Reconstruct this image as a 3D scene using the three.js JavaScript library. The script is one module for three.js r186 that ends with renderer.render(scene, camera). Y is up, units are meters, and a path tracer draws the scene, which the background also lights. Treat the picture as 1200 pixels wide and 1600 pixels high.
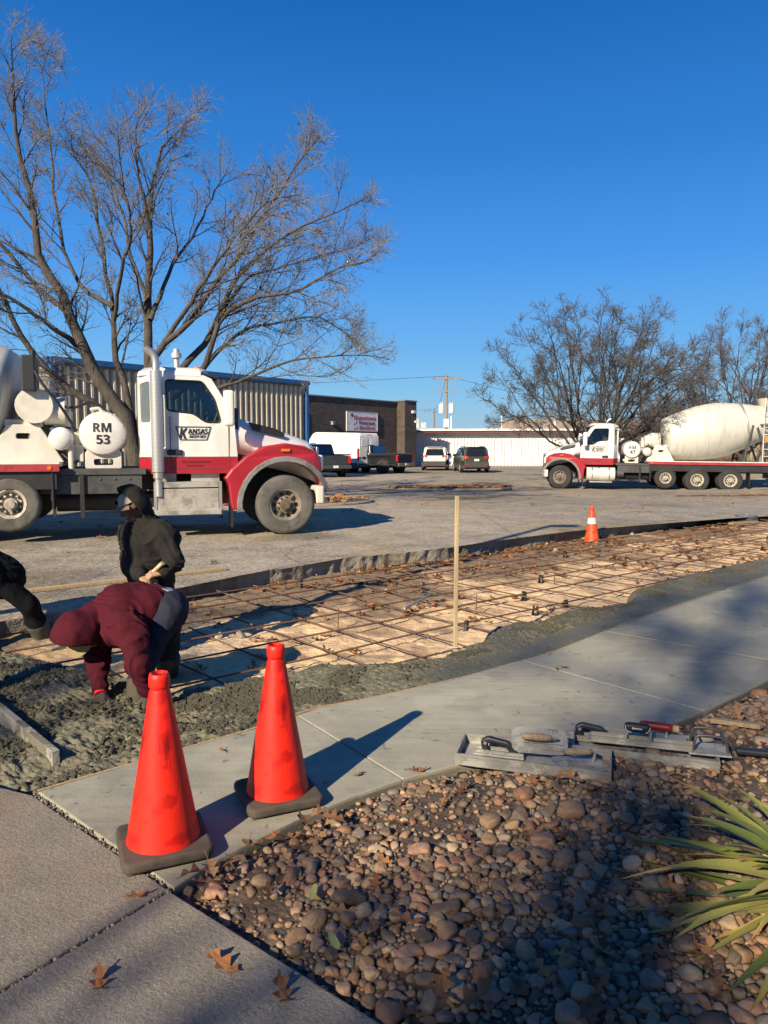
import * as THREE from 'three';
import { mergeGeometries, mergeVertices, toCreasedNormals } from 'three/addons/utils/BufferGeometryUtils.js';
import { RoundedBoxGeometry } from 'three/addons/geometries/RoundedBoxGeometry.js';
import { TextGeometry } from 'three/addons/geometries/TextGeometry.js';
import { FontLoader } from 'three/addons/loaders/FontLoader.js';

// ---------- camera, sky, sun, exposure ----------
const scene = new THREE.Scene();
const FPX = 1150, PITCH = Math.atan(100 / FPX), EYE = 1.6;      // photograph 1200 x 1600, horizon at row 700
const camera = new THREE.PerspectiveCamera(2 * Math.atan(800 / FPX) * 180 / Math.PI, 0.75, 0.05, 3000);
camera.position.set(0, EYE, 0);
camera.rotation.x = -PITCH;
const renderer = new THREE.WebGLRenderer({ antialias: true });
renderer.setSize(768, 1024);
renderer.toneMapping = THREE.LinearToneMapping;
renderer.toneMappingExposure = 1.6;
renderer.shadowMap.enabled = true;
const SUN_EL = 29 * Math.PI / 180, SUN_H = [-0.53, 0.848];      // towards the sun, x and z
const sunDir = new THREE.Vector3(SUN_H[0] * Math.cos(SUN_EL), Math.sin(SUN_EL), SUN_H[1] * Math.cos(SUN_EL)).normalize();
const sun = new THREE.DirectionalLight(new THREE.Color().setRGB(1, 0.855, 0.64), 5);
sun.position.copy(sunDir).multiplyScalar(80); scene.add(sun); scene.add(sun.target);
sun.castShadow = true; sun.shadow.mapSize.set(4096, 4096); sun.shadow.radius = 1;
Object.assign(sun.shadow.camera, { left: -60, right: 60, top: 60, bottom: -60, near: 1, far: 220 });
{
  const W = 512, H = 256, d = new Float32Array(W * H * 4);
  const stops = [[0, .40, .58, .70], [.03, .32, .575, .78], [.05, .24, .55, .86], [.09, .15, .45, .88], [.153, .073, .323, .84], [.23, .034, .22, .66], [.33, .0145, .141, .485], [.5, .009, .095, .36], [1, .006, .06, .25]];
  for (let j = 0; j < H; j++) for (let i = 0; i < W; i++) {
    const el = ((j + .5) / H - .5) * Math.PI;
    let c;
    if (el < 0) c = [.16, .15, .13];
    else {
      const s = el / (Math.PI / 2); let k = 0; while (k < stops.length - 2 && s > stops[k + 1][0]) k++;
      const a = stops[k], b = stops[k + 1], t = (s - a[0]) / (b[0] - a[0]);
      c = [1, 2, 3].map(n => a[n] + (b[n] - a[n]) * t);
    }
    d.set([c[0] / 1.6, c[1] / 1.6, c[2] / 1.6, 1], (j * W + i) * 4);
  }
  const sky = new THREE.DataTexture(d, W, H, THREE.RGBAFormat, THREE.FloatType);
  sky.mapping = THREE.EquirectangularReflectionMapping; sky.magFilter = sky.minFilter = THREE.LinearFilter; sky.needsUpdate = true;
  scene.background = sky; scene.environment = sky;
}

// ---------- helpers ----------
function rng(seed) { let a = seed >>> 0; return () => { a |= 0; a = a + 0x6D2B79F5 | 0; let t = Math.imul(a ^ a >>> 15, 1 | a); t = t + Math.imul(t ^ t >>> 7, 61 | t) ^ t; return ((t ^ t >>> 14) >>> 0) / 4294967296; }; }
const V = (x, y, z) => new THREE.Vector3(x, y, z);
const clamp = (x, a = 0, b = 1) => Math.min(b, Math.max(a, x));
const mix = (a, b, t) => a + (b - a) * t;
const sstep = (a, b, x) => { const t = clamp((x - a) / (b - a)); return t * t * (3 - 2 * t); };
const CP = Math.cos(PITCH), SP = Math.sin(PITCH);
const ray = (px, py) => { const x = (px - 600) / FPX, y = -(py - 800) / FPX; return V(x, y * CP - SP, -CP - y * SP); };
const onY = (px, py, y = 0) => { const r = ray(px, py), t = (y - EYE) / r.y; return V(r.x * t, y, r.z * t); };
const atD = (px, py, d) => { const r = ray(px, py), t = d / -r.z; return V(r.x * t, EYE + r.y * t, -d); };
// noise
const PM = new Uint16Array(4096), PV = new Float64Array(4096); { const r = rng(77); for (let i = 0; i < 4096; i++) { PM[i] = i; PV[i] = r(); } for (let i = 4095; i > 0; i--) { const j = (r() * (i + 1)) | 0, t = PM[i]; PM[i] = PM[j]; PM[j] = t; } }
const hsh = (x, y, z = 0) => PV[PM[(x + PM[(y + PM[z & 4095]) & 4095]) & 4095]];
function vnoise(x, y, z = 0, p = 0) {
  let xi = Math.floor(x), yi = Math.floor(y), fx = x - xi, fy = y - yi; fx = fx * fx * (3 - 2 * fx); fy = fy * fy * (3 - 2 * fy);
  let x1 = xi + 1, y1 = yi + 1;
  if (p) { xi = ((xi % p) + p) % p; yi = ((yi % p) + p) % p; x1 = ((x1 % p) + p) % p; y1 = ((y1 % p) + p) % p; }
  const a = hsh(xi, yi, z), b = hsh(x1, yi, z), c = hsh(xi, y1, z), d = hsh(x1, y1, z);
  return a + (b - a) * fx + (c - a) * fy + (a - b - c + d) * fx * fy;
}
function fbm(x, y, oct = 4, z = 0, p = 0, gain = .5) { let s = 0, a = 1, n = 0; for (let o = 0; o < oct; o++) { s += a * vnoise(x, y, z + o * 17, p); n += a; a *= gain; x *= 2; y *= 2; p *= 2; } return s / n; }
function noise3(x, y, z) { const zi = Math.floor(z), f = z - zi, t = f * f * (3 - 2 * f); return mix(vnoise(x, y, zi & 1023), vnoise(x, y, (zi + 1) & 1023), t); }
function worley(x, y, z = 0) { const xi = Math.floor(x), yi = Math.floor(y); let m = 9; for (let i = -1; i < 2; i++) for (let j = -1; j < 2; j++) { const a = xi + i, b = yi + j, dx = a + hsh(a + 4000, b + 4000, z) - x, dy = b + hsh(a + 4000, b + 4000, z + 7) - y, d = dx * dx + dy * dy; if (d < m) m = d; } return Math.sqrt(m); }
// geometry
const box = (w, h, d, x = 0, y = 0, z = 0, rx = 0, ry = 0, rz = 0) => new THREE.BoxGeometry(w, h, d).rotateX(rx).rotateY(ry).rotateZ(rz).translate(x, y, z);
const rbox = (w, h, d, r, x = 0, y = 0, z = 0, rx = 0, ry = 0, rz = 0, s = 2) => new RoundedBoxGeometry(w, h, d, s, Math.min(r, w / 2.01, h / 2.01, d / 2.01)).rotateX(rx).rotateY(ry).rotateZ(rz).translate(x, y, z);
const AX = { x: g => g.rotateZ(-Math.PI / 2), y: g => g, z: g => g.rotateX(Math.PI / 2) };
const cyl = (r, h, x = 0, y = 0, z = 0, ax = 'y', seg = 20, r2 = r) => AX[ax](new THREE.CylinderGeometry(r2, r, h, seg)).translate(x, y, z);
const lathe = (pts, ax = 'y', seg = 32) => AX[ax](new THREE.LatheGeometry(pts.map(p => new THREE.Vector2(p[0], p[1])), seg));
const sph = (r, x = 0, y = 0, z = 0, sx = 1, sy = 1, sz = 1, a = 16, b = 12) => new THREE.SphereGeometry(r, a, b).scale(sx, sy, sz).translate(x, y, z);
const tor = (R, r, ax = 'z', x = 0, y = 0, z = 0, a = 8, b = 32) => { const g = new THREE.TorusGeometry(R, r, a, b); if (ax == 'x') g.rotateY(Math.PI / 2); if (ax == 'y') g.rotateX(Math.PI / 2); return g.translate(x, y, z); };
const bar = (a, b, r, seg = 8, r2 = r) => { const A = Array.isArray(a) ? V(...a) : a, B = Array.isArray(b) ? V(...b) : b, d = B.clone().sub(A), L = d.length(); return new THREE.CylinderGeometry(r2, r, L, seg).translate(0, L / 2, 0).applyQuaternion(new THREE.Quaternion().setFromUnitVectors(V(0, 1, 0), d.normalize())).translate(A.x, A.y, A.z); };
const pipe = (pts, r, seg = 24, rad = 8) => new THREE.TubeGeometry(new THREE.CatmullRomCurve3(pts.map(p => Array.isArray(p) ? V(...p) : p)), seg, r, rad);
const shape = (pts, holes = []) => { const s = new THREE.Shape(pts.map(p => new THREE.Vector2(p[0], p[1]))); for (const h of holes) s.holes.push(new THREE.Path(h.map(p => new THREE.Vector2(p[0], p[1])))); return s; };
const extr = (pts, depth, bev = 0, holes = [], z = 0) => new THREE.ExtrudeGeometry(shape(pts, holes), { depth: depth - 2 * bev, bevelEnabled: bev > 0, bevelSize: bev, bevelThickness: bev, bevelOffset: -bev, bevelSegments: 2, curveSegments: 8 }).translate(0, 0, z + bev);
const round = (pts, r, n = 4) => { const o = []; const L = pts.length; for (let i = 0; i < L; i++) { const p = pts[i], a = pts[(i + L - 1) % L], b = pts[(i + 1) % L]; const la = Math.hypot(a[0] - p[0], a[1] - p[1]), lb = Math.hypot(b[0] - p[0], b[1] - p[1]); const rr = Math.min(p[2] ?? r, la * .45, lb * .45); const A = [p[0] + (a[0] - p[0]) / la * rr, p[1] + (a[1] - p[1]) / la * rr], B = [p[0] + (b[0] - p[0]) / lb * rr, p[1] + (b[1] - p[1]) / lb * rr]; for (let k = 0; k <= n; k++) { const t = k / n; o.push([(1 - t) * (1 - t) * A[0] + 2 * t * (1 - t) * p[0] + t * t * B[0], (1 - t) * (1 - t) * A[1] + 2 * t * (1 - t) * p[1] + t * t * B[1]]); } } return o; };
function loft(secs, closed = true, caps = true) {              // secs: arrays of [x,y,z], equal length
  const n = secs[0].length, pos = [], idx = [];
  for (const s of secs) for (const p of s) pos.push(...p);
  const m = closed ? n : n - 1;
  for (let i = 0; i < secs.length - 1; i++) for (let j = 0; j < m; j++) { const a = i * n + j, b = i * n + (j + 1) % n, c = a + n, d = b + n; idx.push(a, b, c, b, d, c); }
  if (caps && closed) for (const e of [0, secs.length - 1]) { const c = secs[e].reduce((q, p) => [q[0] + p[0] / n, q[1] + p[1] / n, q[2] + p[2] / n], [0, 0, 0]); const k = pos.length / 3; pos.push(...c); for (const p of secs[e]) pos.push(...p); for (let j = 0; j < n; j++) { const a = k + 1 + j, b = k + 1 + (j + 1) % n; e ? idx.push(k, a, b) : idx.push(k, b, a); } }
  const g = new THREE.BufferGeometry(); g.setAttribute('position', new THREE.Float32BufferAttribute(pos, 3)); g.setIndex(idx); g.computeVertexNormals(); return g;
}
const crease = (g, a = .6) => toCreasedNormals(g, a);
const warp = (g, f) => { const p = g.attributes.position, v = V(0, 0, 0); for (let i = 0; i < p.count; i++) { v.fromBufferAttribute(p, i); f(v); p.setXYZ(i, v.x, v.y, v.z); } g.computeVertexNormals(); return g; };
function mUV(g) {                                              // uv in metres from the dominant normal of each triangle
  const p = g.attributes.position, n = g.attributes.normal, uv = new Float32Array(p.count * 2);
  for (let i = 0; i < p.count; i += 3) {
    let ax = 0, ay = 0, az = 0; for (let k = 0; k < 3; k++) { ax += n.getX(i + k); ay += n.getY(i + k); az += n.getZ(i + k); }
    ax = Math.abs(ax); ay = Math.abs(ay); az = Math.abs(az);
    for (let k = 0; k < 3; k++) { const x = p.getX(i + k), y = p.getY(i + k), z = p.getZ(i + k); const [u, v] = ay >= ax && ay >= az ? [x, z] : ax >= az ? [z, y] : [x, y]; uv[(i + k) * 2] = u; uv[(i + k) * 2 + 1] = v; }
  }
  g.setAttribute('uv', new THREE.BufferAttribute(uv, 2)); return g;
}
function join(gs) {
  const L = (Array.isArray(gs) ? gs : [gs]).map(g => { const q = g.index ? g.toNonIndexed() : g; for (const k of Object.keys(q.attributes)) if (!['position', 'normal', 'color'].includes(k)) q.deleteAttribute(k); if (!q.attributes.normal) q.computeVertexNormals(); return q; });
  return mUV(L.length > 1 ? mergeGeometries(L) : L[0]);
}
const used = {};
const numbered = n => { const k = used[n] = (used[n] ?? -1) + 1; return k ? `${n}_${String(k).padStart(3, '0')}` : n; };
function part(name, gs, m, parent) { const o = new THREE.Mesh(gs.isBufferGeometry && gs.attributes.uv && gs.userData.keep ? gs : join(gs), m); o.name = name; o.castShadow = o.receiveShadow = true; parent.add(o); return o; }
function tag(o, label, category, group) { o.userData.label = label; o.userData.category = category; if (group) o.userData.group = group; return o; }
function thing(name, label, category, pos = [0, 0, 0], turn = 0, group) { const o = new THREE.Group(); o.name = numbered(name); o.position.set(...pos); o.rotation.y = turn; scene.add(o); return tag(o, label, category, group); }
function solo(name, gs, m, label, category, group) { return tag(part(numbered(name), gs, m, scene), label, category, group); }
function struct(name, gs, m, label, category, parent = scene) { const o = part(parent === scene ? numbered(name) : name, gs, m, parent); if (parent === scene) { o.userData.kind = 'structure'; if (label) tag(o, label, category); } return o; }
function stuff(o) { o.userData.kind = 'stuff'; return o; }
function copyOf(root, label, group) { const r = root.clone(); r.name = numbered(root.name.replace(/_\d{3}$/, '')); r.userData = { ...root.userData }; if (label) r.userData.label = label; if (group) r.userData.group = group; scene.add(r); return r; }
const bg = (pos, idx, col) => { const g = new THREE.BufferGeometry(); g.setAttribute('position', new THREE.Float32BufferAttribute(pos, 3)); if (col) g.setAttribute('color', new THREE.Float32BufferAttribute(col, 3)); g.setIndex(idx); g.computeVertexNormals(); return g; };
const keep = g => { g.userData.keep = true; return g; };
function planUV(g) { const p = g.attributes.position, uv = new Float32Array(p.count * 2); for (let i = 0; i < p.count; i++) { uv[2 * i] = p.getX(i); uv[2 * i + 1] = p.getZ(i); } g.setAttribute('uv', new THREE.BufferAttribute(uv, 2)); return keep(g); }
// ---------- textures and materials ----------
const toS = c => c <= .0031308 ? c * 12.92 : 1.055 * Math.pow(c, 1 / 2.4) - .055;
const SL = new Uint8Array(4097); for (let i = 0; i <= 4096; i++) SL[i] = Math.round(255 * toS(i / 4096));
function tex(size, metres, fn, linear = false) {               // fn(u,v) with u,v in 0..1, returns linear [r,g,b] or a grey value
  const d = new Uint8Array(size * size * 4);
  for (let j = 0; j < size; j++) for (let i = 0; i < size; i++) {
    let c = fn((i + .5) / size, (j + .5) / size); if (!Array.isArray(c)) c = [c, c, c];
    const k = (j * size + i) * 4; for (let n = 0; n < 3; n++) d[k + n] = linear ? 255 * clamp(c[n]) : SL[(clamp(c[n]) * 4096) | 0]; d[k + 3] = 255;
  }
  const t = new THREE.DataTexture(d, size, size); t.wrapS = t.wrapT = THREE.RepeatWrapping; t.magFilter = THREE.LinearFilter; t.minFilter = THREE.LinearMipmapLinearFilter; t.generateMipmaps = true; t.anisotropy = 8;
  if (!linear) t.colorSpace = THREE.SRGBColorSpace; t.repeat.set(1 / metres, 1 / metres); t.needsUpdate = true; return t;
}
const mat = (c, rough = .7, o = {}) => { const { metal = 0, ...rest } = o; const phys = ['transmission', 'clearcoat', 'sheen', 'ior', 'thickness'].some(k => k in rest); const m = new (phys ? THREE.MeshPhysicalMaterial : THREE.MeshStandardMaterial)({ roughness: rough, metalness: metal, ...rest }); if (Array.isArray(c)) m.color.setRGB(...c); else m.color.set(c); return m; };
// fields: tiny helper for periodic noise at n cycles per tile
const pn = (u, v, n, o, z, g = .5) => fbm(u * n, v * n, o, z, n, g);
const speck = (u, v, n, z) => vnoise(u * n, v * n, z, n);
// worn paint: faint streaks, dust and chips, neutral multiplier
const tWorn = tex(512, 1.6, (u, v) => { const a = pn(u, v, 6, 5, 3), b = speck(u, v, 128, 9); let k = .86 + .14 * sstep(.3, .6, a) - .05 * sstep(.75, .95, b); return [k, k * .985, k * .96]; });
const tGrime = tex(512, 1.1, (u, v) => { const a = pn(u, v, 5, 5, 23), b = pn(u, v, 24, 3, 41); const k = .55 + .55 * sstep(.25, .7, a * .7 + b * .3); return [k, k * .97, k * .92]; });
const bFine = tex(256, .25, (u, v) => pn(u, v, 24, 3, 5, .7), true);
const bMid = tex(512, 1.2, (u, v) => pn(u, v, 16, 5, 15, .6), true);
// parking lot: old concrete, brown-grey, with cracks, stains and tracked dirt
const crackLines = (() => { const r = rng(5), L = []; for (let k = 0; k < 26; k++) { let x = r(), y = r(), a = r() * 6.28; const pts = [[x, y]]; const n = 10 + (r() * 26 | 0); for (let i = 0; i < n; i++) { a += (r() - .5) * .9; x += Math.cos(a) * .012; y += Math.sin(a) * .012; pts.push([x, y]); } L.push(pts); } return L; })();
function stamp(size, f) { const a = new Float32Array(size * size); const put = (x, y, r, s) => { const R = Math.ceil(r); for (let j = -R; j <= R; j++) for (let i = -R; i <= R; i++) { const d = Math.hypot(i, j) / r; if (d > 1) continue; const X = ((Math.floor(x) + i) % size + size) % size, Y = ((Math.floor(y) + j) % size + size) % size; a[Y * size + X] = Math.max(a[Y * size + X], s * (1 - d)); } }; f(put, size); return (u, v) => a[(Math.floor(v * size) % size) * size + Math.floor(u * size) % size]; }
const lotCr = stamp(2048, (put, S) => { const r = rng(9); for (const L of crackLines) for (let i = 0; i < L.length - 1; i++) for (let t = 0; t < 1; t += .05) put((mix(L[i][0], L[i + 1][0], t) + (r() - .5) * .0006) * S, (mix(L[i][1], L[i + 1][1], t) + (r() - .5) * .0006) * S, 1.1 + r() * 1.6, .6 + .4 * r());
  for (const k of [0, .25, .5, .75]) for (let i = 0; i < S; i++) { put(i, k * S + S * .05 + (r() - .5) * 1.5, 1.4, .8); put(k * S + S * .1 + (r() - .5) * 1.5, i, 1.4, .8); }
  for (let k = 0; k < 1500; k++) put(r() * S, r() * S, 1 + r() * 2, .7); });
const tLot = tex(2048, 24, (u, v) => { const a = pn(u, v, 5, 5, 1), b = pn(u, v, 60, 3, 2), c = speck(u, v, 700, 3), tr = pn(u * 1, v, 3, 3, 71), st = sstep(.62, .8, pn(u, v, 9, 4, 61)); let k = .235 + .17 * (a - .45) + .17 * (b - .5) + .2 * (c - .5) + .03 * sstep(.4, .6, tr); k *= 1 - .42 * st; k *= 1 - .5 * sstep(.70, .78, pn(u, v, 26, 3, 66)) * sstep(.5, .62, pn(u, v, 6, 3, 67)); k *= 1 - .72 * lotCr(u, v); const d = sstep(.45, .7, pn(u, v, 11, 4, 33)); return [k * mix(1.13, 1.2, d), k * .98, k * mix(.76, .64, d)]; });
const bLot = tex(1024, 3, (u, v) => .6 * pn(u, v, 60, 3, 8, .8) + .4 * speck(u, v, 300, 4), true);
const mLot = mat([1, 1, 1], .95, { map: tLot, bumpMap: bLot, bumpScale: .016 });
// new walk: broom finished light grey
const tWalk = tex(1024, 3.2, (u, v) => { const a = pn(u, v, 4, 5, 101), b = pn(u, v, 40, 3, 102), c = speck(u, v, 500, 103), s = sstep(.6, .75, pn(u, v, 7, 4, 104)), w = fbm(u * 8, v * 160, 2, 107, 0); let k = .30 + .11 * (a - .5) + .05 * (b - .5) + .03 * (c - .5) + .05 * s + .05 * (w - .5) - .06 * sstep(.55, .75, pn(u, v, 3, 4, 121)) - .03 * sstep(.6, .66, pn(u, v, 12, 4, 122)); k *= 1 - .4 * sstep(.86, .93, speck(u, v, 90, 105)) * sstep(.5, .6, speck(u, v, 20, 111)); return [k * 1.06, k, k * .76]; });
const mWalk = mat([1, 1, 1], .85, { map: tWalk, bumpMap: bFine, bumpScale: .0012 });
// old slab: exposed fine aggregate, dirty
const tSlab = tex(2048, 3, (u, v) => { const a = pn(u, v, 4, 5, 201), b = pn(u, v, 30, 3, 202), c = speck(u, v, 620, 203), e = speck(u, v, 330, 206), st = sstep(.5, .75, pn(u, v, 3, 5, 204)); let k = .185 + .12 * (a - .5) + .05 * (b - .5) + .10 * (c - .5) * (.4 + e) - .055 * st; k = Math.max(.03, k); const rd = sstep(.62, .8, pn(u, v, 3, 3, 209)); return [k * mix(1.12, 1.36, rd), k, k * mix(.78, .72, rd)]; });
const mSlab = mat([1, 1, 1], .9, { map: tSlab, bumpMap: bFine, bumpScale: .003 });
const mSlabEdge = mat([.2, .19, .17], .95, { map: tGrime, bumpMap: bMid, bumpScale: .01 });
const tSand = tex(1024, 2.4, (u, v) => { const b = pn(u, v, 24, 4, 302), c = speck(u, v, 500, 303); const k = .86 + .3 * (b - .5) + .22 * (c - .5); return [k, k, k]; });
const bSand = tex(512, .7, (u, v) => pn(u, v, 12, 5, 310, .62), true);
const mSand = mat([1, 1, 1], 1, { map: tSand, vertexColors: true, bumpMap: bSand, bumpScale: .02 });
const tWet = tex(1024, 1.6, (u, v) => { const a = pn(u, v, 8, 4, 321), c = speck(u, v, 300, 322), e = speck(u, v, 120, 323); const k = .14 + .06 * (a - .5) + .06 * (c - .5) + .05 * sstep(.72, .9, e); return [k * 1.06, k * .98, k * .62]; });
const bWet = tex(512, .32, (u, v) => pn(u, v, 10, 5, 330, .7), true);
const mWet = mat([1, 1, 1], .62, { map: tWet, bumpMap: bWet, bumpScale: .012 });
const tSoil = tex(1024, 1.5, (u, v) => { const a = pn(u, v, 8, 5, 341), c = speck(u, v, 240, 342), e = speck(u, v, 90, 343); const k = .045 + .05 * a + .03 * (c - .5) + .05 * sstep(.8, .95, e); return [k * 1.25, k * .9, k * .64]; });
const mSoil = mat([1, 1, 1], 1, { map: tSoil, bumpMap: bSand, bumpScale: .03 });
const bStone = tex(256, .2, (u, v) => pn(u, v, 10, 4, 350, .65), true);
const tStone = tex(512, .22, (u, v) => { const a = pn(u, v, 6, 5, 351), c = speck(u, v, 120, 352), e = sstep(.6, .8, pn(u, v, 14, 3, 353)); const k = .72 + .4 * a + .16 * (c - .5) - .18 * e; return [k, k * .98, k * .95]; });
const mRust = mat([.17, .09, .052], .9, { map: tGrime, bumpMap: bFine, bumpScale: .003 });
const tWood = tex(512, .6, (u, v) => { const g = fbm(u * 3, v * 60, 4, 401, 0), k = .75 + .5 * (g - .5) + .1 * (speck(u, v, 200, 4) - .5); return [k, k * .98, k * .93]; });
const tWoodX = tex(512, .6, (u, v) => { const g = fbm(v * 3, u * 60, 4, 401, 0), k = .75 + .5 * (g - .5) + .1 * (speck(u, v, 200, 4) - .5); return [k, k * .98, k * .93]; });
const mWood = mat([.55, .40, .23], .8, { map: tWoodX });
const mWoodOld = mat([.36, .28, .19], .9, { map: tWood, bumpMap: bFine, bumpScale: .002 });
const mStake = mat([.72, .56, .34], .75, { map: tWoodX });
const tCrust = tex(512, .8, (u, v) => { const a = pn(u, v, 6, 5, 411), b = sstep(.48, .56, a + .2 * (speck(u, v, 60, 3) - .5)); return b > .5 ? [.30, .28, .23].map(x => x * (.85 + .3 * speck(u, v, 160, 8))) : [.15, .14, .10].map(x => x * (.8 + .4 * speck(u, v, 160, 9))); });
const mCrust = mat([1, 1, 1], .95, { map: tCrust, bumpMap: bMid, bumpScale: .008 });
const tTool = tex(512, .5, (u, v) => { const a = pn(u, v, 7, 5, 421), c = speck(u, v, 160, 422), s = fbm(u * 5, v * 70, 3, 423, 0), cr = sstep(.5, .58, pn(u, v, 5, 5, 427) + .15 * (c - .5)), k = mix(.17 + .2 * a + .1 * (s - .5), .40 + .12 * (c - .5), cr * .8) + .05 * (c - .5); return [k, k * .97, k * .87]; });
const mTool = mat([1, 1, 1], .65, { map: tTool, metal: .25, bumpMap: bFine, bumpScale: .001 });
const mBlackP = mat([.02, .02, .022], .5), mBlack = mat([.018, .018, .02], .6, { map: tGrime }), mDarkGrey = mat([.06, .062, .065], .65, { map: tGrime, bumpMap: bMid, bumpScale: .003 });
const mWhite = mat([.74, .73, .70], .3, { map: tWorn, clearcoat: .5, clearcoatRoughness: .15 }), mCream = mat([.60, .58, .52], .5, { map: tWorn });
const tDrum = tex(1024, 5, (u, v) => { const a = pn(u, v, 5, 5, 431), s = fbm(u * 40, v * 6, 4, 432, 0), e = speck(u, v, 260, 433), sp = sstep(.8, .92, speck(u, v, 120, 434)); const k = .86 + .22 * (a - .5) - .14 * sstep(.5, .75, s) + .04 * (e - .5) - .1 * sp; return [k, k * .975, k * .9]; });
const mDrum = mat([.63, .63, .60], .55, { map: tDrum });
const mRed = mat([.36, .018, .032], .36, { map: tWorn, clearcoat: .4, clearcoatRoughness: .2 });
const mRedDull = mat([.34, .028, .035], .7, { map: tGrime });
const mTyre = mat([.115, .11, .102], .95, { map: tGrime, bumpMap: bMid, bumpScale: .004 });
const mTyreDark = mat([.035, .034, .033], .92, { map: tGrime, bumpMap: bMid, bumpScale: .004 });
const mRim = mat([.50, .46, .38], .6, { map: tGrime, metal: .1 }), mHub = mat([.16, .12, .09], .8, { map: tGrime });
const mAlu = mat([.62, .61, .58], .38, { metal: .75, map: tWorn }), mChrome = mat([.75, .75, .74], .2, { metal: 1 });
const tTread = tex(256, .12, (u, v) => { const s = 8, i = Math.floor(u * s), j = Math.floor(v * s), fx = u * s - i - .5, fy = v * s - j - .5, q = (i + j) % 2; const a = q ? fx + fy : fx - fy, b = q ? fx - fy : fx + fy; return Math.abs(a) < .14 && Math.abs(b) < .6 ? 1 : .25; }, true);
const mTread = mat([.56, .54, .49], .45, { metal: .55, map: tGrime, bumpMap: tTread, bumpScale: .004 });
const tPerf = tex(256, .09, (u, v) => { const s = 4, y = v * s, j = Math.floor(y), x = u * s + (j % 2) * .5, fx = x - Math.floor(x) - .5, fy = y - j - .5; return fx * fx + fy * fy * .7 < .062 ? .03 : .78; });
const mPerf = mat([.85, .84, .8], .35, { metal: .6, map: tPerf });
const mGlass = mat([.55, .62, .62], .03, { transmission: 1, thickness: 0, ior: 1.5 });
const mGlassDark = mat([.012, .014, .016], .06, { clearcoat: 1, clearcoatRoughness: .03 });
const mGlassGrey = mat([.12, .15, .16], .12, { clearcoat: 1, clearcoatRoughness: .05 });
const mAmber = mat([.7, .16, .02], .25), mTail = mat([.5, .012, .015], .2, { clearcoat: 1 }), mLens = mat([.75, .75, .72], .1, { clearcoat: 1 });
const mInk = mat([.012, .012, .014], .6), mInkRed = mat([.38, .012, .03], .6), mInkNavy = mat([.02, .022, .05], .6);
const FONT_B = await new FontLoader().loadAsync('fonts/droid/droid_sans_bold.typeface.json');
const FONT_S = await new FontLoader().loadAsync('fonts/droid/droid_serif_bold.typeface.json');
function text(s, size, depth = .006, font = FONT_B, skew = 0) { const g = new TextGeometry(s, { font, size, depth, height: depth, curveSegments: 4, bevelEnabled: false }); g.computeBoundingBox(); const b = g.boundingBox; g.translate(-(b.min.x + b.max.x) / 2, -(b.min.y + b.max.y) / 2, 0); if (skew) warp(g, v => { v.x += v.y * skew; }); return g; }
// ---------- ground, lot, trench, walk, slab, bed ----------
const EDGE = (() => {                                           // broken edge of the lot, left to right, as [x, depth]
  const px = [[-60, 985], [0, 971], [92, 957], [180, 938], [262, 921], [283, 913], [375, 897], [528, 873], [600, 865], [682, 857], [750, 847], [840, 835], [905, 827], [930, 826], [955, 823], [1025, 815], [1110, 803], [1195, 793], [1300, 781]];
  const P = px.map(([x, y]) => { const p = onY(x, y); return [p.x, -p.z]; });
  return [[-45, -30], [-12, -1], ...P, [22, 29.5], [70, 69]];
})();
const lotY = (x, d) => -.33 * Math.exp(-(((x - 11.5) / 9) ** 2) - (((d - 33) / 9) ** 2));
{ // the wide ground sheet below everything
  const g = new THREE.PlaneGeometry(2400, 2400).rotateX(-Math.PI / 2).translate(0, -.5, 0);
  struct('ground', [g], mat([.2, .18, .15], 1, { map: tGrime }), 'bare dirt ground below the paving', 'ground');
}
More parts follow.
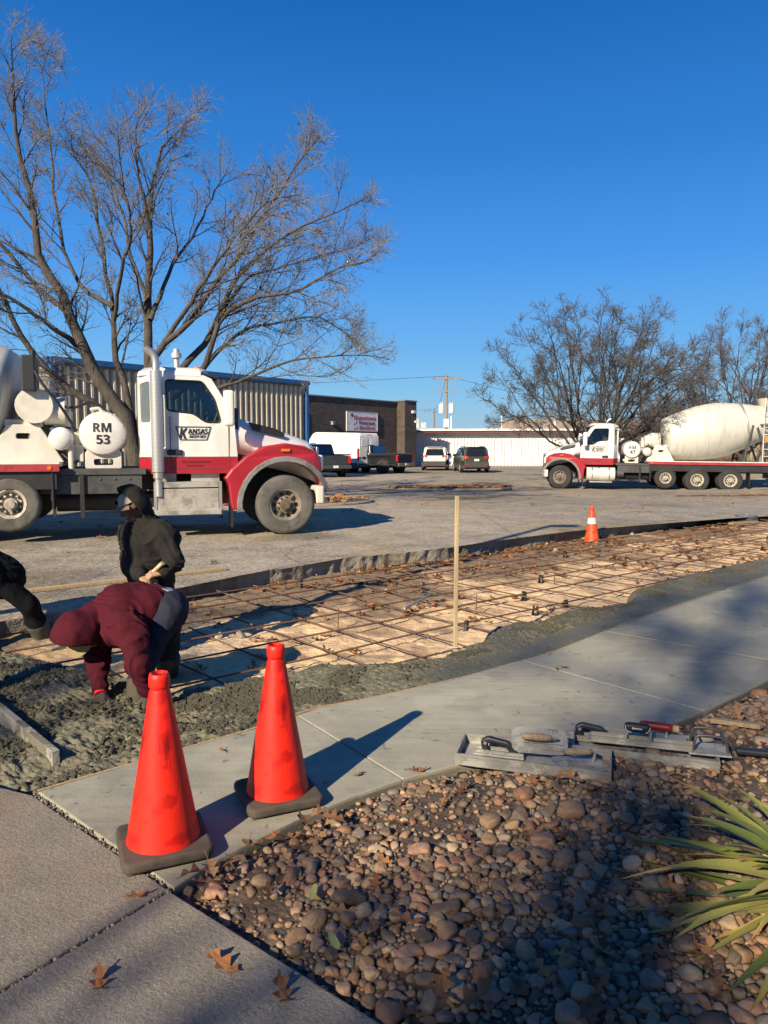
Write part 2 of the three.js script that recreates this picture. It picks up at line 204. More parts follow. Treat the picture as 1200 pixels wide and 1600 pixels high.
{ // lot: columns start on the broken edge and run to the horizon
  const cols = [], r = rng(3);
  for (let i = 0; i < EDGE.length - 1; i++) { const [a, b] = [EDGE[i], EDGE[i + 1]], L = Math.hypot(b[0] - a[0], b[1] - a[1]), near = Math.min(Math.hypot(...a), Math.hypot(...b)) < 25, n = Math.max(1, Math.ceil(L / (near ? .05 : 2))); for (let k = 0; k < n; k++) { const t = k / n; cols.push([mix(a[0], b[0], t), mix(a[1], b[1], t)]); } }
  cols.push(EDGE.at(-1));
  const N = cols.length, rows = [0, .001, .003, .006, .01, .015, .022, .03, .04, .052, .066, .082, .1, .13, .17, .25, .5, 1], pos = [], idx = [], edgeP = [], eidx = [];
  cols.forEach((c, i) => {
    const t = i / (N - 1), a = mix(Math.PI * 1.12, -.08, t), F = [Math.cos(a) * 620, Math.sin(a) * 620];
    const nx = .6, nd = -.78, j = (fbm(c[0] * 2.3, c[1] * 2.3, 4, 900) - .5) * .22 + (fbm(c[0] * 14, c[1] * 14, 2, 901) - .5) * .06, sharp = c[0] < -2.55 ? 0 : 1;
    const e = [c[0] + nx * j * sharp, c[1] + nd * j * sharp];
    rows.forEach((w, k) => { const x = mix(e[0], F[0], w), d = mix(e[1], F[1], w); const chip = k == 0 ? -.012 * fbm(c[0] * 9, c[1] * 9, 2, 911) * sharp : 0; pos.push(x, lotY(x, d) + chip, -d); });
    const y0 = lotY(e[0], e[1]) - (.012 * fbm(c[0] * 9, c[1] * 9, 2, 911)) * sharp;
    for (let k = 0; k <= 6; k++) { const q = k / 6, o = k == 0 ? 0 : ((fbm(c[0] * 9 + k * 1.3, c[1] * 9 - k * 1.1, 4, 920, 0, .65) - .45) * .06 - .012) * sharp; edgeP.push(e[0] + nx * o, y0 - q * .3, -(e[1] + nd * o)); }
  });
  const R = rows.length; for (let i = 0; i < N - 1; i++) for (let k = 0; k < R - 1; k++) { const a = i * R + k, b = a + R; idx.push(a, b, a + 1, b, b + 1, a + 1); }
  for (let i = 0; i < N - 1; i++) for (let k = 0; k < 6; k++) { const a = i * 7 + k, b = a + 7; eidx.push(a, a + 1, b, b, a + 1, b + 1); }
  const lot = struct('parking_lot', planUV(bg(pos, idx)), mLot, 'worn brown-grey concrete parking lot', 'parking lot');
  part('broken_edge', bg(edgeP, eidx), mat([.27, .235, .19], 1, { map: tGrime, bumpMap: bMid, bumpScale: .03 }), lot);
}
// trench frame: O on the walk's far edge, U along the trench, N towards the lot
const O2 = [0, 4.85], U2 = [.77, .638], N2 = [-.638, .77];
const un = (x, d) => [(x - O2[0]) * U2[0] + (d - O2[1]) * U2[1], (x - O2[0]) * N2[0] + (d - O2[1]) * N2[1]];
const xd = (u, n) => [O2[0] + u * U2[0] + n * N2[0], O2[1] + u * U2[1] + n * N2[1]];
const WALK_FAR = [[60, 1237], [230, 1186], [400, 1138], [500, 1106], [600, 1086], [700, 1064], [860, 1020], [1000, 966], [1100, 932], [1200, 900], [1330, 866], [1520, 829]].map(([x, y]) => { const p = onY(x, y); return [p.x, -p.z]; });
const walkN = u => { let best = 0; const L = WALK_FAR.map(p => un(...p)); if (u <= L[0][0]) return L[0][1] + (L[0][0] - u) * .9 * (u < L[0][0] ? .62 : 0); for (let i = 0; i < L.length - 1; i++) if (u <= L[i + 1][0]) { const t = (u - L[i][0]) / (L[i + 1][0] - L[i][0]); return mix(L[i][1], L[i + 1][1], t); } return L.at(-1)[1]; };
const WN = [[-9, 3.6], [-2.2, 3.5], [-1.7, 3.1], [-1.35, 2.3], [-1.05, 1.35], [-.6, 1.05], [-.02, .92], [.8, .66], [1.4, .8], [1.9, .98], [2.7, .78], [3.7, .68], [4.7, .98], [6, .9], [8.1, .96], [14, .9], [30, .9]];
const wetN = u => { let k = 0; while (k < WN.length - 2 && u > WN[k + 1][0]) k++; return mix(WN[k][1], WN[k + 1][1], sstep(WN[k][0], WN[k + 1][0], u)) + (fbm(u * 2.2, 3, 3, 930) - .5) * .3; };
const sandY = (u, n) => { const [x, d] = xd(u, n); return -.155 + (fbm(x * 1.6, d * 1.6, 3, 940) - .5) * .05 + (fbm(x * 4.5, d * 4.5, 2, 945) - .5) * .05 + (fbm(x * 13, d * 13, 3, 941) - .5) * .03 - .05 * sstep(3.6, 4.4, n); };
const smoothBand = (u, n) => sstep(.03, .1, n) * (1 - sstep(.28, .42, n)) * sstep(.2, .6, u);
function wetY(u, n) {                                           // n measured from the walk edge
  const [x, d] = xd(u, n), w = wetN(u), L = sstep(-.4, -1.1, u);
  const lump = (.5 - worley(x * 15, d * 15, 3)) * .018 + (.5 - worley(x * 36, d * 36, 5)) * .02 + (fbm(x * 48, d * 48, 2, 950) - .5) * .026 + (fbm(x * 3.2, d * 3.2, 4, 951) - .5) * mix(.05, .15, L);
  const sm = smoothBand(u, n);
  let y = mix(-.025, -.07, clamp(n / Math.max(.5, w))) - .03 * L + lump * mix(1, .12, sm) * mix(.65, 1.0, L) + .03 * sstep(.35, .6, n / w) * (1 - L);
  const k = sstep(w - .16, w + .05, n); y = mix(y, -.26, k); y -= .05 * sstep(.02, -.05, n) + .08 * sstep(-.05, -.14, n);
  return y;
}
function grid(us, ns, f, col) { const pos = [], c = [], idx = [], M = ns.length; us.forEach(u => ns.forEach(n => { const p = f(u, n); pos.push(...p); if (col) c.push(...col(u, n)); })); for (let i = 0; i < us.length - 1; i++) for (let j = 0; j < M - 1; j++) { const a = i * M + j, b = a + M; idx.push(a, b, a + 1, b, b + 1, a + 1); } return bg(pos, idx, col ? c : null); }
const ramp = (a, b, s0, s1) => { const o = []; let x = a; while (x < b) { o.push(x); x += mix(s0, s1, (x - a) / (b - a)); } o.push(b); return o; };
{
  const us = [...ramp(-6, -1.5, .12, .05), ...ramp(-1.49, 4, .025, .04), ...ramp(4.05, 22, .045, .2)], ns = ramp(-.1, 6.2, .035, .06);
  const g = grid(us, ns, (u, n) => { const [x, d] = xd(u, n); return [x, sandY(u, n), -d]; }, (u, n) => {
    const [x, d] = xd(u, n), a = fbm(x * 1.3, d * 1.3, 4, 960), s = sstep(3.3, 2.0, n + (a - .5) * 3.6 - .05 * u), gr = sstep(.56, .66, fbm(x * 2.6, d * 2.6, 4, 961)) * sstep(1, -1.2, u) , e = fbm(x * 12, d * 12, 2, 963), dk = sstep(.57, .7, fbm(x * 3.3, d * 3.3, 3, 964));
    const sand = [.80, .56, .31], soil = [.25, .175, .105], grav = [.36, .34, .30]; let c = sand.map((v, i) => mix(soil[i], v, s) * (.85 + .3 * e)); c = c.map((v, i) => mix(v, soil[i] * .85, dk * .6)); return c.map((v, i) => mix(v, grav[i] * (.6 + .8 * e), gr * .8)); });
  struct('sand_bed', planUV(g), mSand, 'orange sand base of the dug out strip under the rebar', 'sand');
  const us2 = [...ramp(-5, -2.6, .05, .02), ...ramp(-2.585, 2.5, .0105, .013), ...ramp(2.52, 16, .018, .1)];
  const nj = ramp(0, 1, .0045, .0055);
  const g2 = grid(us2, nj, (u, t) => { const w0 = walkN(u), n = mix(-.16, wetN(u) + .1, t), [x, d] = xd(u, n + w0); return [x, wetY(u, n), -d]; });
  struct('wet_concrete', planUV(g2), mWet, 'freshly poured wet concrete, lumpy and grey-green', 'concrete');
  const wet = scene.children.at(-1), r = rng(55), gg = warp(new THREE.IcosahedronGeometry(1, 1), v => { v.multiplyScalar(.75 + .5 * noise3(v.x * 1.7 + 3, v.y * 1.7, v.z * 1.7)); }), im = new THREE.InstancedMesh(gg, mWet, 26000), m = new THREE.Matrix4(); let c = 0;
  for (let i = 0; i < 90000 && c < 26000; i++) { const u = i % 2 ? -2.6 + r() * 2.6 : -1 + Math.pow(r(), 1.5) * 9, w = wetN(u), n = r() * w, [x, d] = xd(u, n + walkN(u)); if (smoothBand(u, n) > .2 && r() < .95) continue; if (fbm(x * 4, d * 4, 3, 957) < (u > .2 ? .53 : .47) + .12 * r()) continue; const s = (.003 + Math.pow(r(), 2.5) * .011); m.compose(V(x, wetY(u, n) + s * .1, -d), new THREE.Quaternion().setFromEuler(new THREE.Euler(r() * 6, r() * 6, r() * 6)), V(s * (1 + r() * .6), s, s)); im.setMatrixAt(c++, m); }
  im.count = c; im.name = 'wet_aggregate'; im.castShadow = im.receiveShadow = true; stuff(im); wet.add(im);
}
const groundAt = (x, d) => { const [u, n] = un(x, d), m = n - walkN(u); return m < 0 ? 0 : Math.max(wetY(u, m), sandY(u, n)); };
// the walk: three separate slabs with tooled joints
const WALK_NEAR = [[272, 1387], [330, 1347], [400, 1312], [480, 1273], [560, 1240], [640, 1214], [720, 1193], [850, 1170], [985, 1146], [1060, 1126], [1115, 1104], [1200, 1062], [1330, 990], [1520, 920]].map(([x, y]) => { const p = onY(x, y); return [p.x, -p.z]; });
function slabGeo(poly, thick = .1, bev = .006) { const g = new THREE.ExtrudeGeometry(shape(poly), { depth: thick - bev, bevelEnabled: true, bevelSize: bev, bevelThickness: bev, bevelOffset: -bev, bevelSegments: 2 }); return g.rotateX(-Math.PI / 2).translate(0, -thick, 0); }
const cutPoly = (L, k) => { const o = []; for (const p of L) o.push([p[0], p[1]]); return o; };
function clipHalf(P, a, b, off, sign) { const dx = b[0] - a[0], dy = b[1] - a[1], l = Math.hypot(dx, dy), s = p => sign * ((p[0] - a[0]) * -dy / l + (p[1] - a[1]) * dx / l) - off, o = []; for (let i = 0; i < P.length; i++) { const p = P[i], q = P[(i + 1) % P.length], sp = s(p), sq = s(q); if (sp >= 0) o.push(p); if ((sp >= 0) != (sq >= 0)) { const t = sp / (sp - sq); o.push([mix(p[0], q[0], t), mix(p[1], q[1], t)]); } } return o; }
{
  const walk = new THREE.Group(); walk.name = 'sidewalk'; walk.userData = { kind: 'structure', label: 'light grey curving concrete sidewalk', category: 'sidewalk' }; scene.add(walk);
  const sub = WALK_NEAR.map(p => p), all = [...WALK_FAR, ...[...sub].reverse()];
  const J = [[[465, 1118], [637, 1222]], [[700, 1062], [700, 1062]], [[853, 1042], [1108, 1112]], [[958, 988], [1210, 1032]], [[1290, 880], [1420, 900]]].map(j => j.map(([x, y]) => { const p = onY(x, y); return [p.x, -p.z]; })).filter((_, i) => i != 1);
  const cuts = [null, ...J, null];
  for (let k = 0; k < cuts.length - 1; k++) { let P = all; if (cuts[k]) P = clipHalf(P, cuts[k][0], cuts[k][1], .004, 1); if (cuts[k + 1]) P = clipHalf(P, cuts[k + 1][0], cuts[k + 1][1], .004, -1); if (P.length > 2) part('slab', slabGeo(P, .1), mWalk, walk); }
  // sub-base seen in the joints
  part('joint_filler', slabGeo(all, .07, 0).translate(0, -.018, 0), mat([.42, .39, .32], 1, { map: tGrime }), walk);
  // thin wooden strip left along the poured edge
  const strip = WALK_FAR.map(p => V(p[0] - .01, -.014, -p[1] - .012));
  const pos = [], idx = [], cr = new THREE.CatmullRomCurve3(strip), n = 120, w = .008, h = .03; for (let i = 0; i <= n; i++) { const p = cr.getPointAt(i / n), t = cr.getTangentAt(i / n), s = V(-t.z, 0, t.x).normalize().multiplyScalar(w), y = .012 + (fbm(i * .3, 1, 2, 71) - .5) * .012; for (const [a, b] of [[1, -h], [1, y], [-1, y], [-1, -h]]) pos.push(p.x + s.x * a, p.y + b, p.z + s.z * a); }
  for (let i = 0; i < n; i++) for (let j = 0; j < 4; j++) { const a = i * 4 + j, b = i * 4 + (j + 1) % 4; idx.push(a, b, a + 4, b, b + 4, a + 4); }
  solo('form_strip', [crease(bg(pos, idx))], mWood, 'thin bare wood strip between the sidewalk and the wet concrete', 'strip');
}
{ // the old slab in the foreground, two pieces with a dirty joint
  const G = (x, y) => { const p = onY(x, y); return [p.x, -p.z]; };
  const c0 = G(58, 1240), c1 = G(268, 1388), c2 = G(605, 1604), far = G(0, 1226), ja = G(0, 1548);
  const e = [c2[0] + (c2[0] - c1[0]) * 1.6, c2[1] + (c2[1] - c1[1]) * 1.6], lf = [c0[0] + (far[0] - c0[0]) * 16, c0[1] + (far[1] - c0[1]) * 16];
  const jd = [ja[0] - c1[0], ja[1] - c1[1]], jf = [c1[0] + jd[0] * 4, c1[1] + jd[1] * 4];
  const slab = new THREE.Group(); slab.name = 'old_pavement'; slab.userData = { kind: 'structure', label: 'weathered brown-grey pavement slabs with a gritty joint', category: 'pavement' }; scene.add(slab);
  const sh = (P, k) => { const cx = P.reduce((a, p) => a + p[0], 0) / P.length, cy = P.reduce((a, p) => a + p[1], 0) / P.length; return P.map(p => { const l = Math.hypot(p[0] - cx, p[1] - cy); return [p[0] + (cx - p[0]) / l * k, p[1] + (cy - p[1]) / l * k]; }); };
  const A = [[c0[0] - .012, c0[1] - .014], lf, [lf[0] - 1, jf[1]], jf, [c1[0] - .012, c1[1] - .004]];
  const B = [[c1[0] - .002, c1[1] - .014], [jf[0] + .006, jf[1] - .012], [jf[0], e[1] - 1.5], [e[0], e[1] - .5], e, c2];
  part('slab', slabGeo(A, .12, .008), mSlab, slab); part('slab', slabGeo(B, .12, .008), mSlab, slab);
  part('joint_dirt', slabGeo([c0, lf, [lf[0] - 1, e[1]], e, c1], .05, 0).translate(0, -.02, 0), mSoil, slab);
  // grit in the joints
  const gg = new THREE.IcosahedronGeometry(.006, 0), im = new THREE.InstancedMesh(gg, mat([1, 1, 1], 1, { map: tStone }), 900), r = rng(40), m = new THREE.Matrix4(), q = new THREE.Quaternion(), cc = new THREE.Color();
  for (let i = 0; i < 900; i++) { const L = r() < .55 ? [c0, c1] : [c1, [mix(c1[0], jf[0], .5), mix(c1[1], jf[1], .5)]], t = r(), s = .3 + r() * r() * 1.5; q.setFromEuler(new THREE.Euler(r() * 6, r() * 6, r() * 6)); m.compose(V(mix(L[0][0], L[1][0], t) - .006 + (r() - .5) * .03, -.018 + r() * .016, -mix(L[0][1], L[1][1], t) + .006 + (r() - .5) * .03), q, V(s, s, s)); im.setMatrixAt(i, m); const k = .08 + r() * .3; im.setColorAt(i, cc.setRGB(k, k * .9, k * .75)); }
  im.name = 'joint_grit'; stuff(im); slab.add(im);
}
// gravel bed
const BED = (() => { const G = (x, y) => { const p = onY(x, y); return [p.x, -p.z]; }; const c1 = G(272, 1388), c2 = G(605, 1604); return [[c2[0] + (c2[0] - c1[0]) * 1.6, c2[1] + (c2[1] - c1[1]) * 1.6], c2, c1, ...WALK_NEAR.slice(1), [10, 8.6], [10, -.6]]; })();
function inPoly(P, x, y) { let c = false; for (let i = 0, j = P.length - 1; i < P.length; j = i++) { const [a, b] = P[i], [e, f] = P[j]; if ((b > y) != (f > y) && x < (e - a) * (y - b) / (f - b) + a) c = !c; } return c; }
function distPoly(L, x, y) { let m = 99; for (let i = 0; i < L.length - 1; i++) { const [a, b] = L[i], [e, f] = L[i + 1], dx = e - a, dy = f - b, t = clamp(((x - a) * dx + (y - b) * dy) / (dx * dx + dy * dy)); m = Math.min(m, Math.hypot(x - a - t * dx, y - b - t * dy)); } return m; }
const BED_EDGE = BED.slice(0, BED.length - 2);
const bedY = (x, d) => { const e = distPoly(BED_EDGE, x, d); return -.045 + .06 * sstep(0, .35, e) + (fbm(x * 2, d * 2, 3, 970) - .5) * .05 * sstep(0, .3, e) + (fbm(x * 14, d * 14, 2, 971) - .5) * .012; };
{
  const xs = ramp(-1.1, 9.5, .03, .12), ds = ramp(.3, 8.8, .03, .1);
  const pos = [], idx = [], M = ds.length; for (const x of xs) for (const d of ds) { const inside = inPoly(BED, x, d) || distPoly(BED_EDGE, x, d) < .03; pos.push(x, inside ? bedY(x, d) : -.42, -d); }
  for (let i = 0; i < xs.length - 1; i++) for (let j = 0; j < M - 1; j++) { const a = i * M + j, b = a + M; idx.push(a, b, a + 1, b, b + 1, a + 1); }
  const bed = struct('gravel_bed', planUV(bg(pos, idx)), mSoil, 'brown soil bed filled with rounded river stones', 'gravel bed');
  // river stones: rounded variants
  const r = rng(11), variants = [];
  for (let k = 0; k < 7; k++) { const g = mergeVertices(new THREE.IcosahedronGeometry(1, 4).deleteAttribute('uv').deleteAttribute('normal')); const s = [1 + r() * .35, .55 + r() * .25, .75 + r() * .25], o = r() * 50; warp(g, v => { const n = noise3(v.x * 1.1 + o, v.y * 1.1 + o, v.z * 1.1 + o), n2 = noise3(v.x * 3 + o, v.y * 3, v.z * 3); const q = 1 + (n - .5) * .8 + (n2 - .5) * .16; const b = k > 3 ? .72 : 1; const sg = t => Math.sign(t) * Math.pow(Math.abs(t), b); v.set(sg(v.x) * q * s[0], sg(v.y) * q * s[1], sg(v.z) * q * s[2]); }); const p = g.attributes.position, uv = new Float32Array(p.count * 2); for (let i = 0; i < p.count; i++) { uv[2 * i] = p.getX(i) * .05 + p.getY(i) * .03 + k; uv[2 * i + 1] = p.getZ(i) * .05 + p.getY(i) * .02; } g.setAttribute('uv', new THREE.BufferAttribute(uv, 2)); variants.push(keep(g)); }
  const small = variants.map((_, k) => { const g = mergeVertices(new THREE.IcosahedronGeometry(1, 2).deleteAttribute('uv').deleteAttribute('normal')); const s = [1.2, .65, .9], o = k * 9; warp(g, v => { const q = 1 + (noise3(v.x * 1.2 + o, v.y * 1.2 + o, v.z * 1.2 + o) - .5) * .6; v.set(v.x * q * s[0], v.y * q * s[1], v.z * q * s[2]); }); const p = g.attributes.position, uv = new Float32Array(p.count * 2); for (let i = 0; i < p.count; i++) { uv[2 * i] = p.getX(i) * .04 + k * .1; uv[2 * i + 1] = p.getZ(i) * .04 + p.getY(i) * .03; } g.setAttribute('uv', new THREE.BufferAttribute(uv, 2)); return g; });
  const tones = [[0.269, 0.165, 0.093], [0.307, 0.202, 0.115], [0.192, 0.13, 0.079], [0.144, 0.105, 0.075], [0.355, 0.228, 0.137], [0.25, 0.13, 0.075], [0.211, 0.17, 0.123], [0.163, 0.134, 0.11], [0.403, 0.291, 0.189], [0.326, 0.188, 0.119], [0.125, 0.085, 0.057], [0.23, 0.152, 0.088]];
  const mats = tones.map(t => mat(t, .72, { map: tStone, bumpMap: bStone, bumpScale: .002 }));
  const cell = .06, H = new Map(), key = (x, d) => Math.floor(x / cell) * 7919 + Math.floor(d / cell), S = [];
  const free = (x, d, R, k) => { for (let i = -2; i < 3; i++) for (let j = -2; j < 3; j++) { const L = H.get(key(x + i * cell, d + j * cell)); if (L) for (const s of L) if (Math.hypot(s[0] - x, s[1] - d) < (s[2] + R) * k) return false; } return true; };
  const put = (n, a, b, k, seed) => { const q = rng(seed); for (let i = 0; i < n; i++) { const d = .75 + Math.pow(q(), 1.5) * 6.4, x = mix(-1, d * .62 + 1.5, q()), R = mix(a, b, Math.pow(q(), 1.6)); if (!inPoly(BED, x, d) || distPoly(BED_EDGE, x, d) < R * .6) { q(); continue; } const bare = fbm(x * 1.7 + 5, d * 1.7, 3, 980); const thin = d > 2.75 && d < 4 && x < 1.0 ? .42 : .6; if (bare > thin && q() < .8) continue; if (!free(x, d, R, k)) continue; const s = [x, d, R]; S.push(s); const kk = key(x, d); (H.get(kk) ?? H.set(kk, []).get(kk)).push(s); } };
  put(460, .034, .05, .88, 1); put(8200, .021, .034, .82, 2); put(50000, .0125, .021, .78, 3); put(130000, .005, .0125, .76, 4);
  const order = S.map((s, i) => [s[2] / Math.hypot(s[1], EYE), i, s]).filter(o => { const s = o[2]; return Math.abs(s[0]) < s[1] * .53 && s[1] > 1.9; }).sort((a, b) => b[0] - a[0]);
  const top = new Set(order.slice(0, 300).map(o => o[1]));
  const place = (s, q) => { const [x, d, R] = s; return [V(x, bedY(x, d) + R * (.12 + .3 * q()), -d), new THREE.Quaternion().setFromEuler(new THREE.Euler((q() - .5) * .7, q() * 6.28, (q() - .5) * .7)), V(R, R * (.85 + .3 * q()), R)]; };
  const q = rng(21), rest = variants.map(() => []);
  S.forEach((s, i) => { const [p, u, sc] = place(s, q), v = (q() * 7) | 0, t = (q() * tones.length) | 0; if (top.has(i)) { const o = part('stone', variants[v], mats[t], bed); o.position.copy(p); o.quaternion.copy(u); o.scale.copy(sc); } else rest[v].push([new THREE.Matrix4().compose(p, u, sc), tones[t]]); });
  const mInst = mat([1, 1, 1], .75, { map: tStone, bumpMap: bStone, bumpScale: .002 }), cc = new THREE.Color();
  rest.forEach((L, v) => { const im = new THREE.InstancedMesh(small[v], mInst, L.length); L.forEach(([m, t], i) => { im.setMatrixAt(i, m); const k = .85 + q() * .3; im.setColorAt(i, cc.setRGB(t[0] * k, t[1] * k, t[2] * k)); }); im.name = 'small_stones'; im.castShadow = im.receiveShadow = true; stuff(im); bed.add(im); });
  console.log('stones', S.length);
}
// ---------- buildings ----------
// local frames: x along the wall (left to right seen from outside), y up, z out of the wall
function wallFrame(o, ax, ad, bx, bd, y = 0) { o.position.set(ax, y, -ad); o.rotation.y = Math.atan2(bd - ad, bx - ax); return Math.hypot(bx - ax, bd - ad); }
const GREY_ROOF = mat([.30, .29, .27], .9, { map: tGrime }), mBlueTrim = mat([.03, .12, .33], .45, { map: tWorn });
const A1 = [-12.8, 28.8], B1 = [-4.15, 39.2];
{
  const o = thing('metal_warehouse', 'tan and dark ribbed metal warehouse with blue edge trim behind the bare tree', 'warehouse'), L = wallFrame(o, ...A1, ...B1), H = 5.02;
  const mTan = mat([.62, .55, .42], .5, { map: tWorn }), mTanD = mat([.30, .27, .22], .55, { map: tWorn });
  part('wall_sheet', [box(L, H, .12, L / 2, H / 2, -.1), box(.12, H, 14, .06, H / 2, -7.2), box(.12, H, 14, L - .06, H / 2, -7.2)], mTanD, o);
  const ribG = keep(join([extr([[0, 0], [.17, 0], [.13, .13], [.04, .13]], H - .25, 0).rotateX(-Math.PI / 2).scale(1, 1, -1)]));
  ribG.computeVertexNormals();
  for (let x = .16; x < L - .25; x += .33) { const r = part('rib', ribG, mTan, o); r.position.set(x, .02, -.04); }
  part('roof', [box(L + .1, .1, 14.3, L / 2, H + .02, -7.1)], GREY_ROOF, o);
  part('fascia', [box(L + .3, .22, .2, L / 2, H - .02, .12), box(.16, H, .2, L + .02, H / 2 - .1, .06), box(.16, H, .2, -.06, H / 2 - .1, .06), box(.2, .22, 14, -.1, H - .02, -7)], mBlueTrim, o);
  const v = part('roof_vent', [cyl(.12, .9, 7, H + .45, -2), cyl(.24, .22, 7, H + .95, -2), cyl(.14, .2, 7, H + 1.15, -2)], mat([.62, .6, .55], .5, { metal: .5, map: tWorn }), o);
}
{ // lower shed to its left
  const o = thing('low_shed', 'low tan metal shed with open dark bays left of the warehouse', 'shed'); const L = wallFrame(o, -24, 21.5, -11.2, 32.5);
  const H = 4.0, mt = mat([.60, .52, .38], .6, { map: tWorn });
  part('roof', [box(L, .7, .1, L / 2, H - .3, .02), box(L, .08, 9, L / 2, H + .07, -4.4)], mt, o);
  part('back_wall', [box(L, H - .6, .1, L / 2, H / 2 - .3, -6), box(.1, H - .6, 6, .05, H / 2 - .3, -3), box(.1, H - .6, 6, L - .05, H / 2 - .3, -3)], mat([.42, .43, .44], .7, { map: tGrime }), o);
  part('edge_trim', [box(L + .1, .12, .16, L / 2, H + .1, .06)], mBlueTrim, o);
  for (let k = 0; k < 4; k++) part('post', [box(.2, H - .65, .2, 1 + k * (L - 2) / 3, (H - .65) / 2, -.15)], mat([.4, .4, .4], .7, { map: tGrime }), o);
}
const tBlock = tex(512, 3.2, (u, v) => { const R = 16, C = 8, y = v * R, j = Math.floor(y), x = u * C + (j % 2) * .5, i = Math.floor(x) % C, fx = x - Math.floor(x), fy = y - j; const mo = fx < .035 || fy < .08; const t = .75 + .5 * hsh(i + 11, j + 7, 60) + .12 * (speck(u, v, 256, 61) - .5); return mo ? [.10, .09, .08] : [.085 * t, .064 * t, .052 * t]; });
const tBlockB = tex(512, 3.2, (u, v) => { const R = 16, C = 8, y = v * R, j = Math.floor(y), x = u * C + (j % 2) * .5, fx = x - Math.floor(x), fy = y - j; return fx < .035 || fy < .08 ? .1 : .9; }, true);
const mBlock = mat([1, 1, 1], .95, { map: tBlock, bumpMap: tBlockB, bumpScale: .012 });
const A2 = [-6.5, 51.2], B2 = [2.05, 62];
{
  const o = thing('brick_clinic', 'dark brown brick clinic building with a projecting end bay', 'building'), L = wallFrame(o, ...A2, ...B2), H = 5.3, xs = L - 1.6;
  part('wall', [box(xs - .02, H, .3, xs / 2, H / 2, -.15), box(.3, H, 12, L - .15, H / 2, -5.3 + .1), box(.3, H, 12, .15, H / 2, -6.31)], mBlock, o);
  part('end_bay', [box(L - xs, H + .1, .95, (L + xs) / 2 + .01, H / 2 + .05, .335)], mBlock, o);
  part('roof', [box(L - .3, .1, 11.8, L / 2, H - .3, -6.1)], GREY_ROOF, o);
  part('coping', [box(xs - .03, .09, .42, xs / 2, H + .047, -.12), box(L - xs + .1, .09, 1.05, (L + xs) / 2, H + .147, .34)], mat([.16, .2, .23], .5, { map: tWorn }), o);
  part('wall_lamp', [rbox(.26, .2, .18, .02, 4.3, 3.4, .1), box(.3, .05, .24, 4.3, 3.52, .12)], mat([.35, .33, .3], .5), o);
  part('wall_light', [rbox(.36, .22, .2, .03, L - .55, H - .75, .92)], mat([.7, .7, .66], .4), o); part('security_camera', [sph(.11, L - .2, H - 1.55, .87)], mat([.7, .7, .66], .4), o);
  part('pilaster', [box(.24, H - .4, .2, .3, H / 2 - .2, .1)], mat([.10, .08, .07], .9, { map: tGrime }), o);
  // sign
  const s = thing('clinic_sign', 'white board with red and black serif lettering high on the brown brick wall', 'sign'); s.position.copy(o.position); s.rotation.y = o.rotation.y; 
  const cx = 7.7, cy = 3.62, W = 3.6, HH = 1.38;
  part('board', [rbox(W, HH, .08, .01, cx, cy, .06)], mat([.80, .79, .77], .5, { map: tWorn }), s);
  part('frame', [box(W + .08, .05, .1, cx, cy + HH / 2 + .025, .06), box(W + .08, .05, .1, cx, cy - HH / 2 - .025, .06), box(.05, HH, .1, cx - W / 2 - .025, cy, .06), box(.05, HH, .1, cx + W / 2 + .025, cy, .06)], mat([.55, .54, .52], .5), s);
  const tx = (t, size, x, y, m, sx = 1) => part('lettering', [text(t, size, .012, FONT_S).scale(sx, 1, 1).translate(cx + x, cy + y, .101)], m, s);
  tx('Hometown', .33, .28, .28, mInkRed, 1.05); tx('Veterans', .29, .5, -.09, mInkNavy, 1.1); tx('Medical', .32, .55, -.45, mInkRed, 1.1);
  part('house_logo', [extr([[-.22, 0], [0, .16], [.22, 0], [.16, 0], [0, .1], [-.16, 0]], .012, 0, [], 0).translate(cx - 1.25, cy + .46, .101), box(.2, .14, .012, cx - 1.25, cy + .41, .108)], mInkNavy, s);
  const star = []; for (let k = 0; k < 10; k++) { const a = k * Math.PI / 5 + Math.PI / 2, r = k % 2 ? .04 : .095; star.push([Math.cos(a) * r, Math.sin(a) * r]); }
  [[-.75, -.08], [-1.0, -.2], [-.62, -.5], [-.95, -.55]].forEach(([x, y], k) => part('star', [extr(star, .012, 0).translate(cx + x, cy + y, .101)], k % 2 ? mInkRed : mInkNavy, s));
}
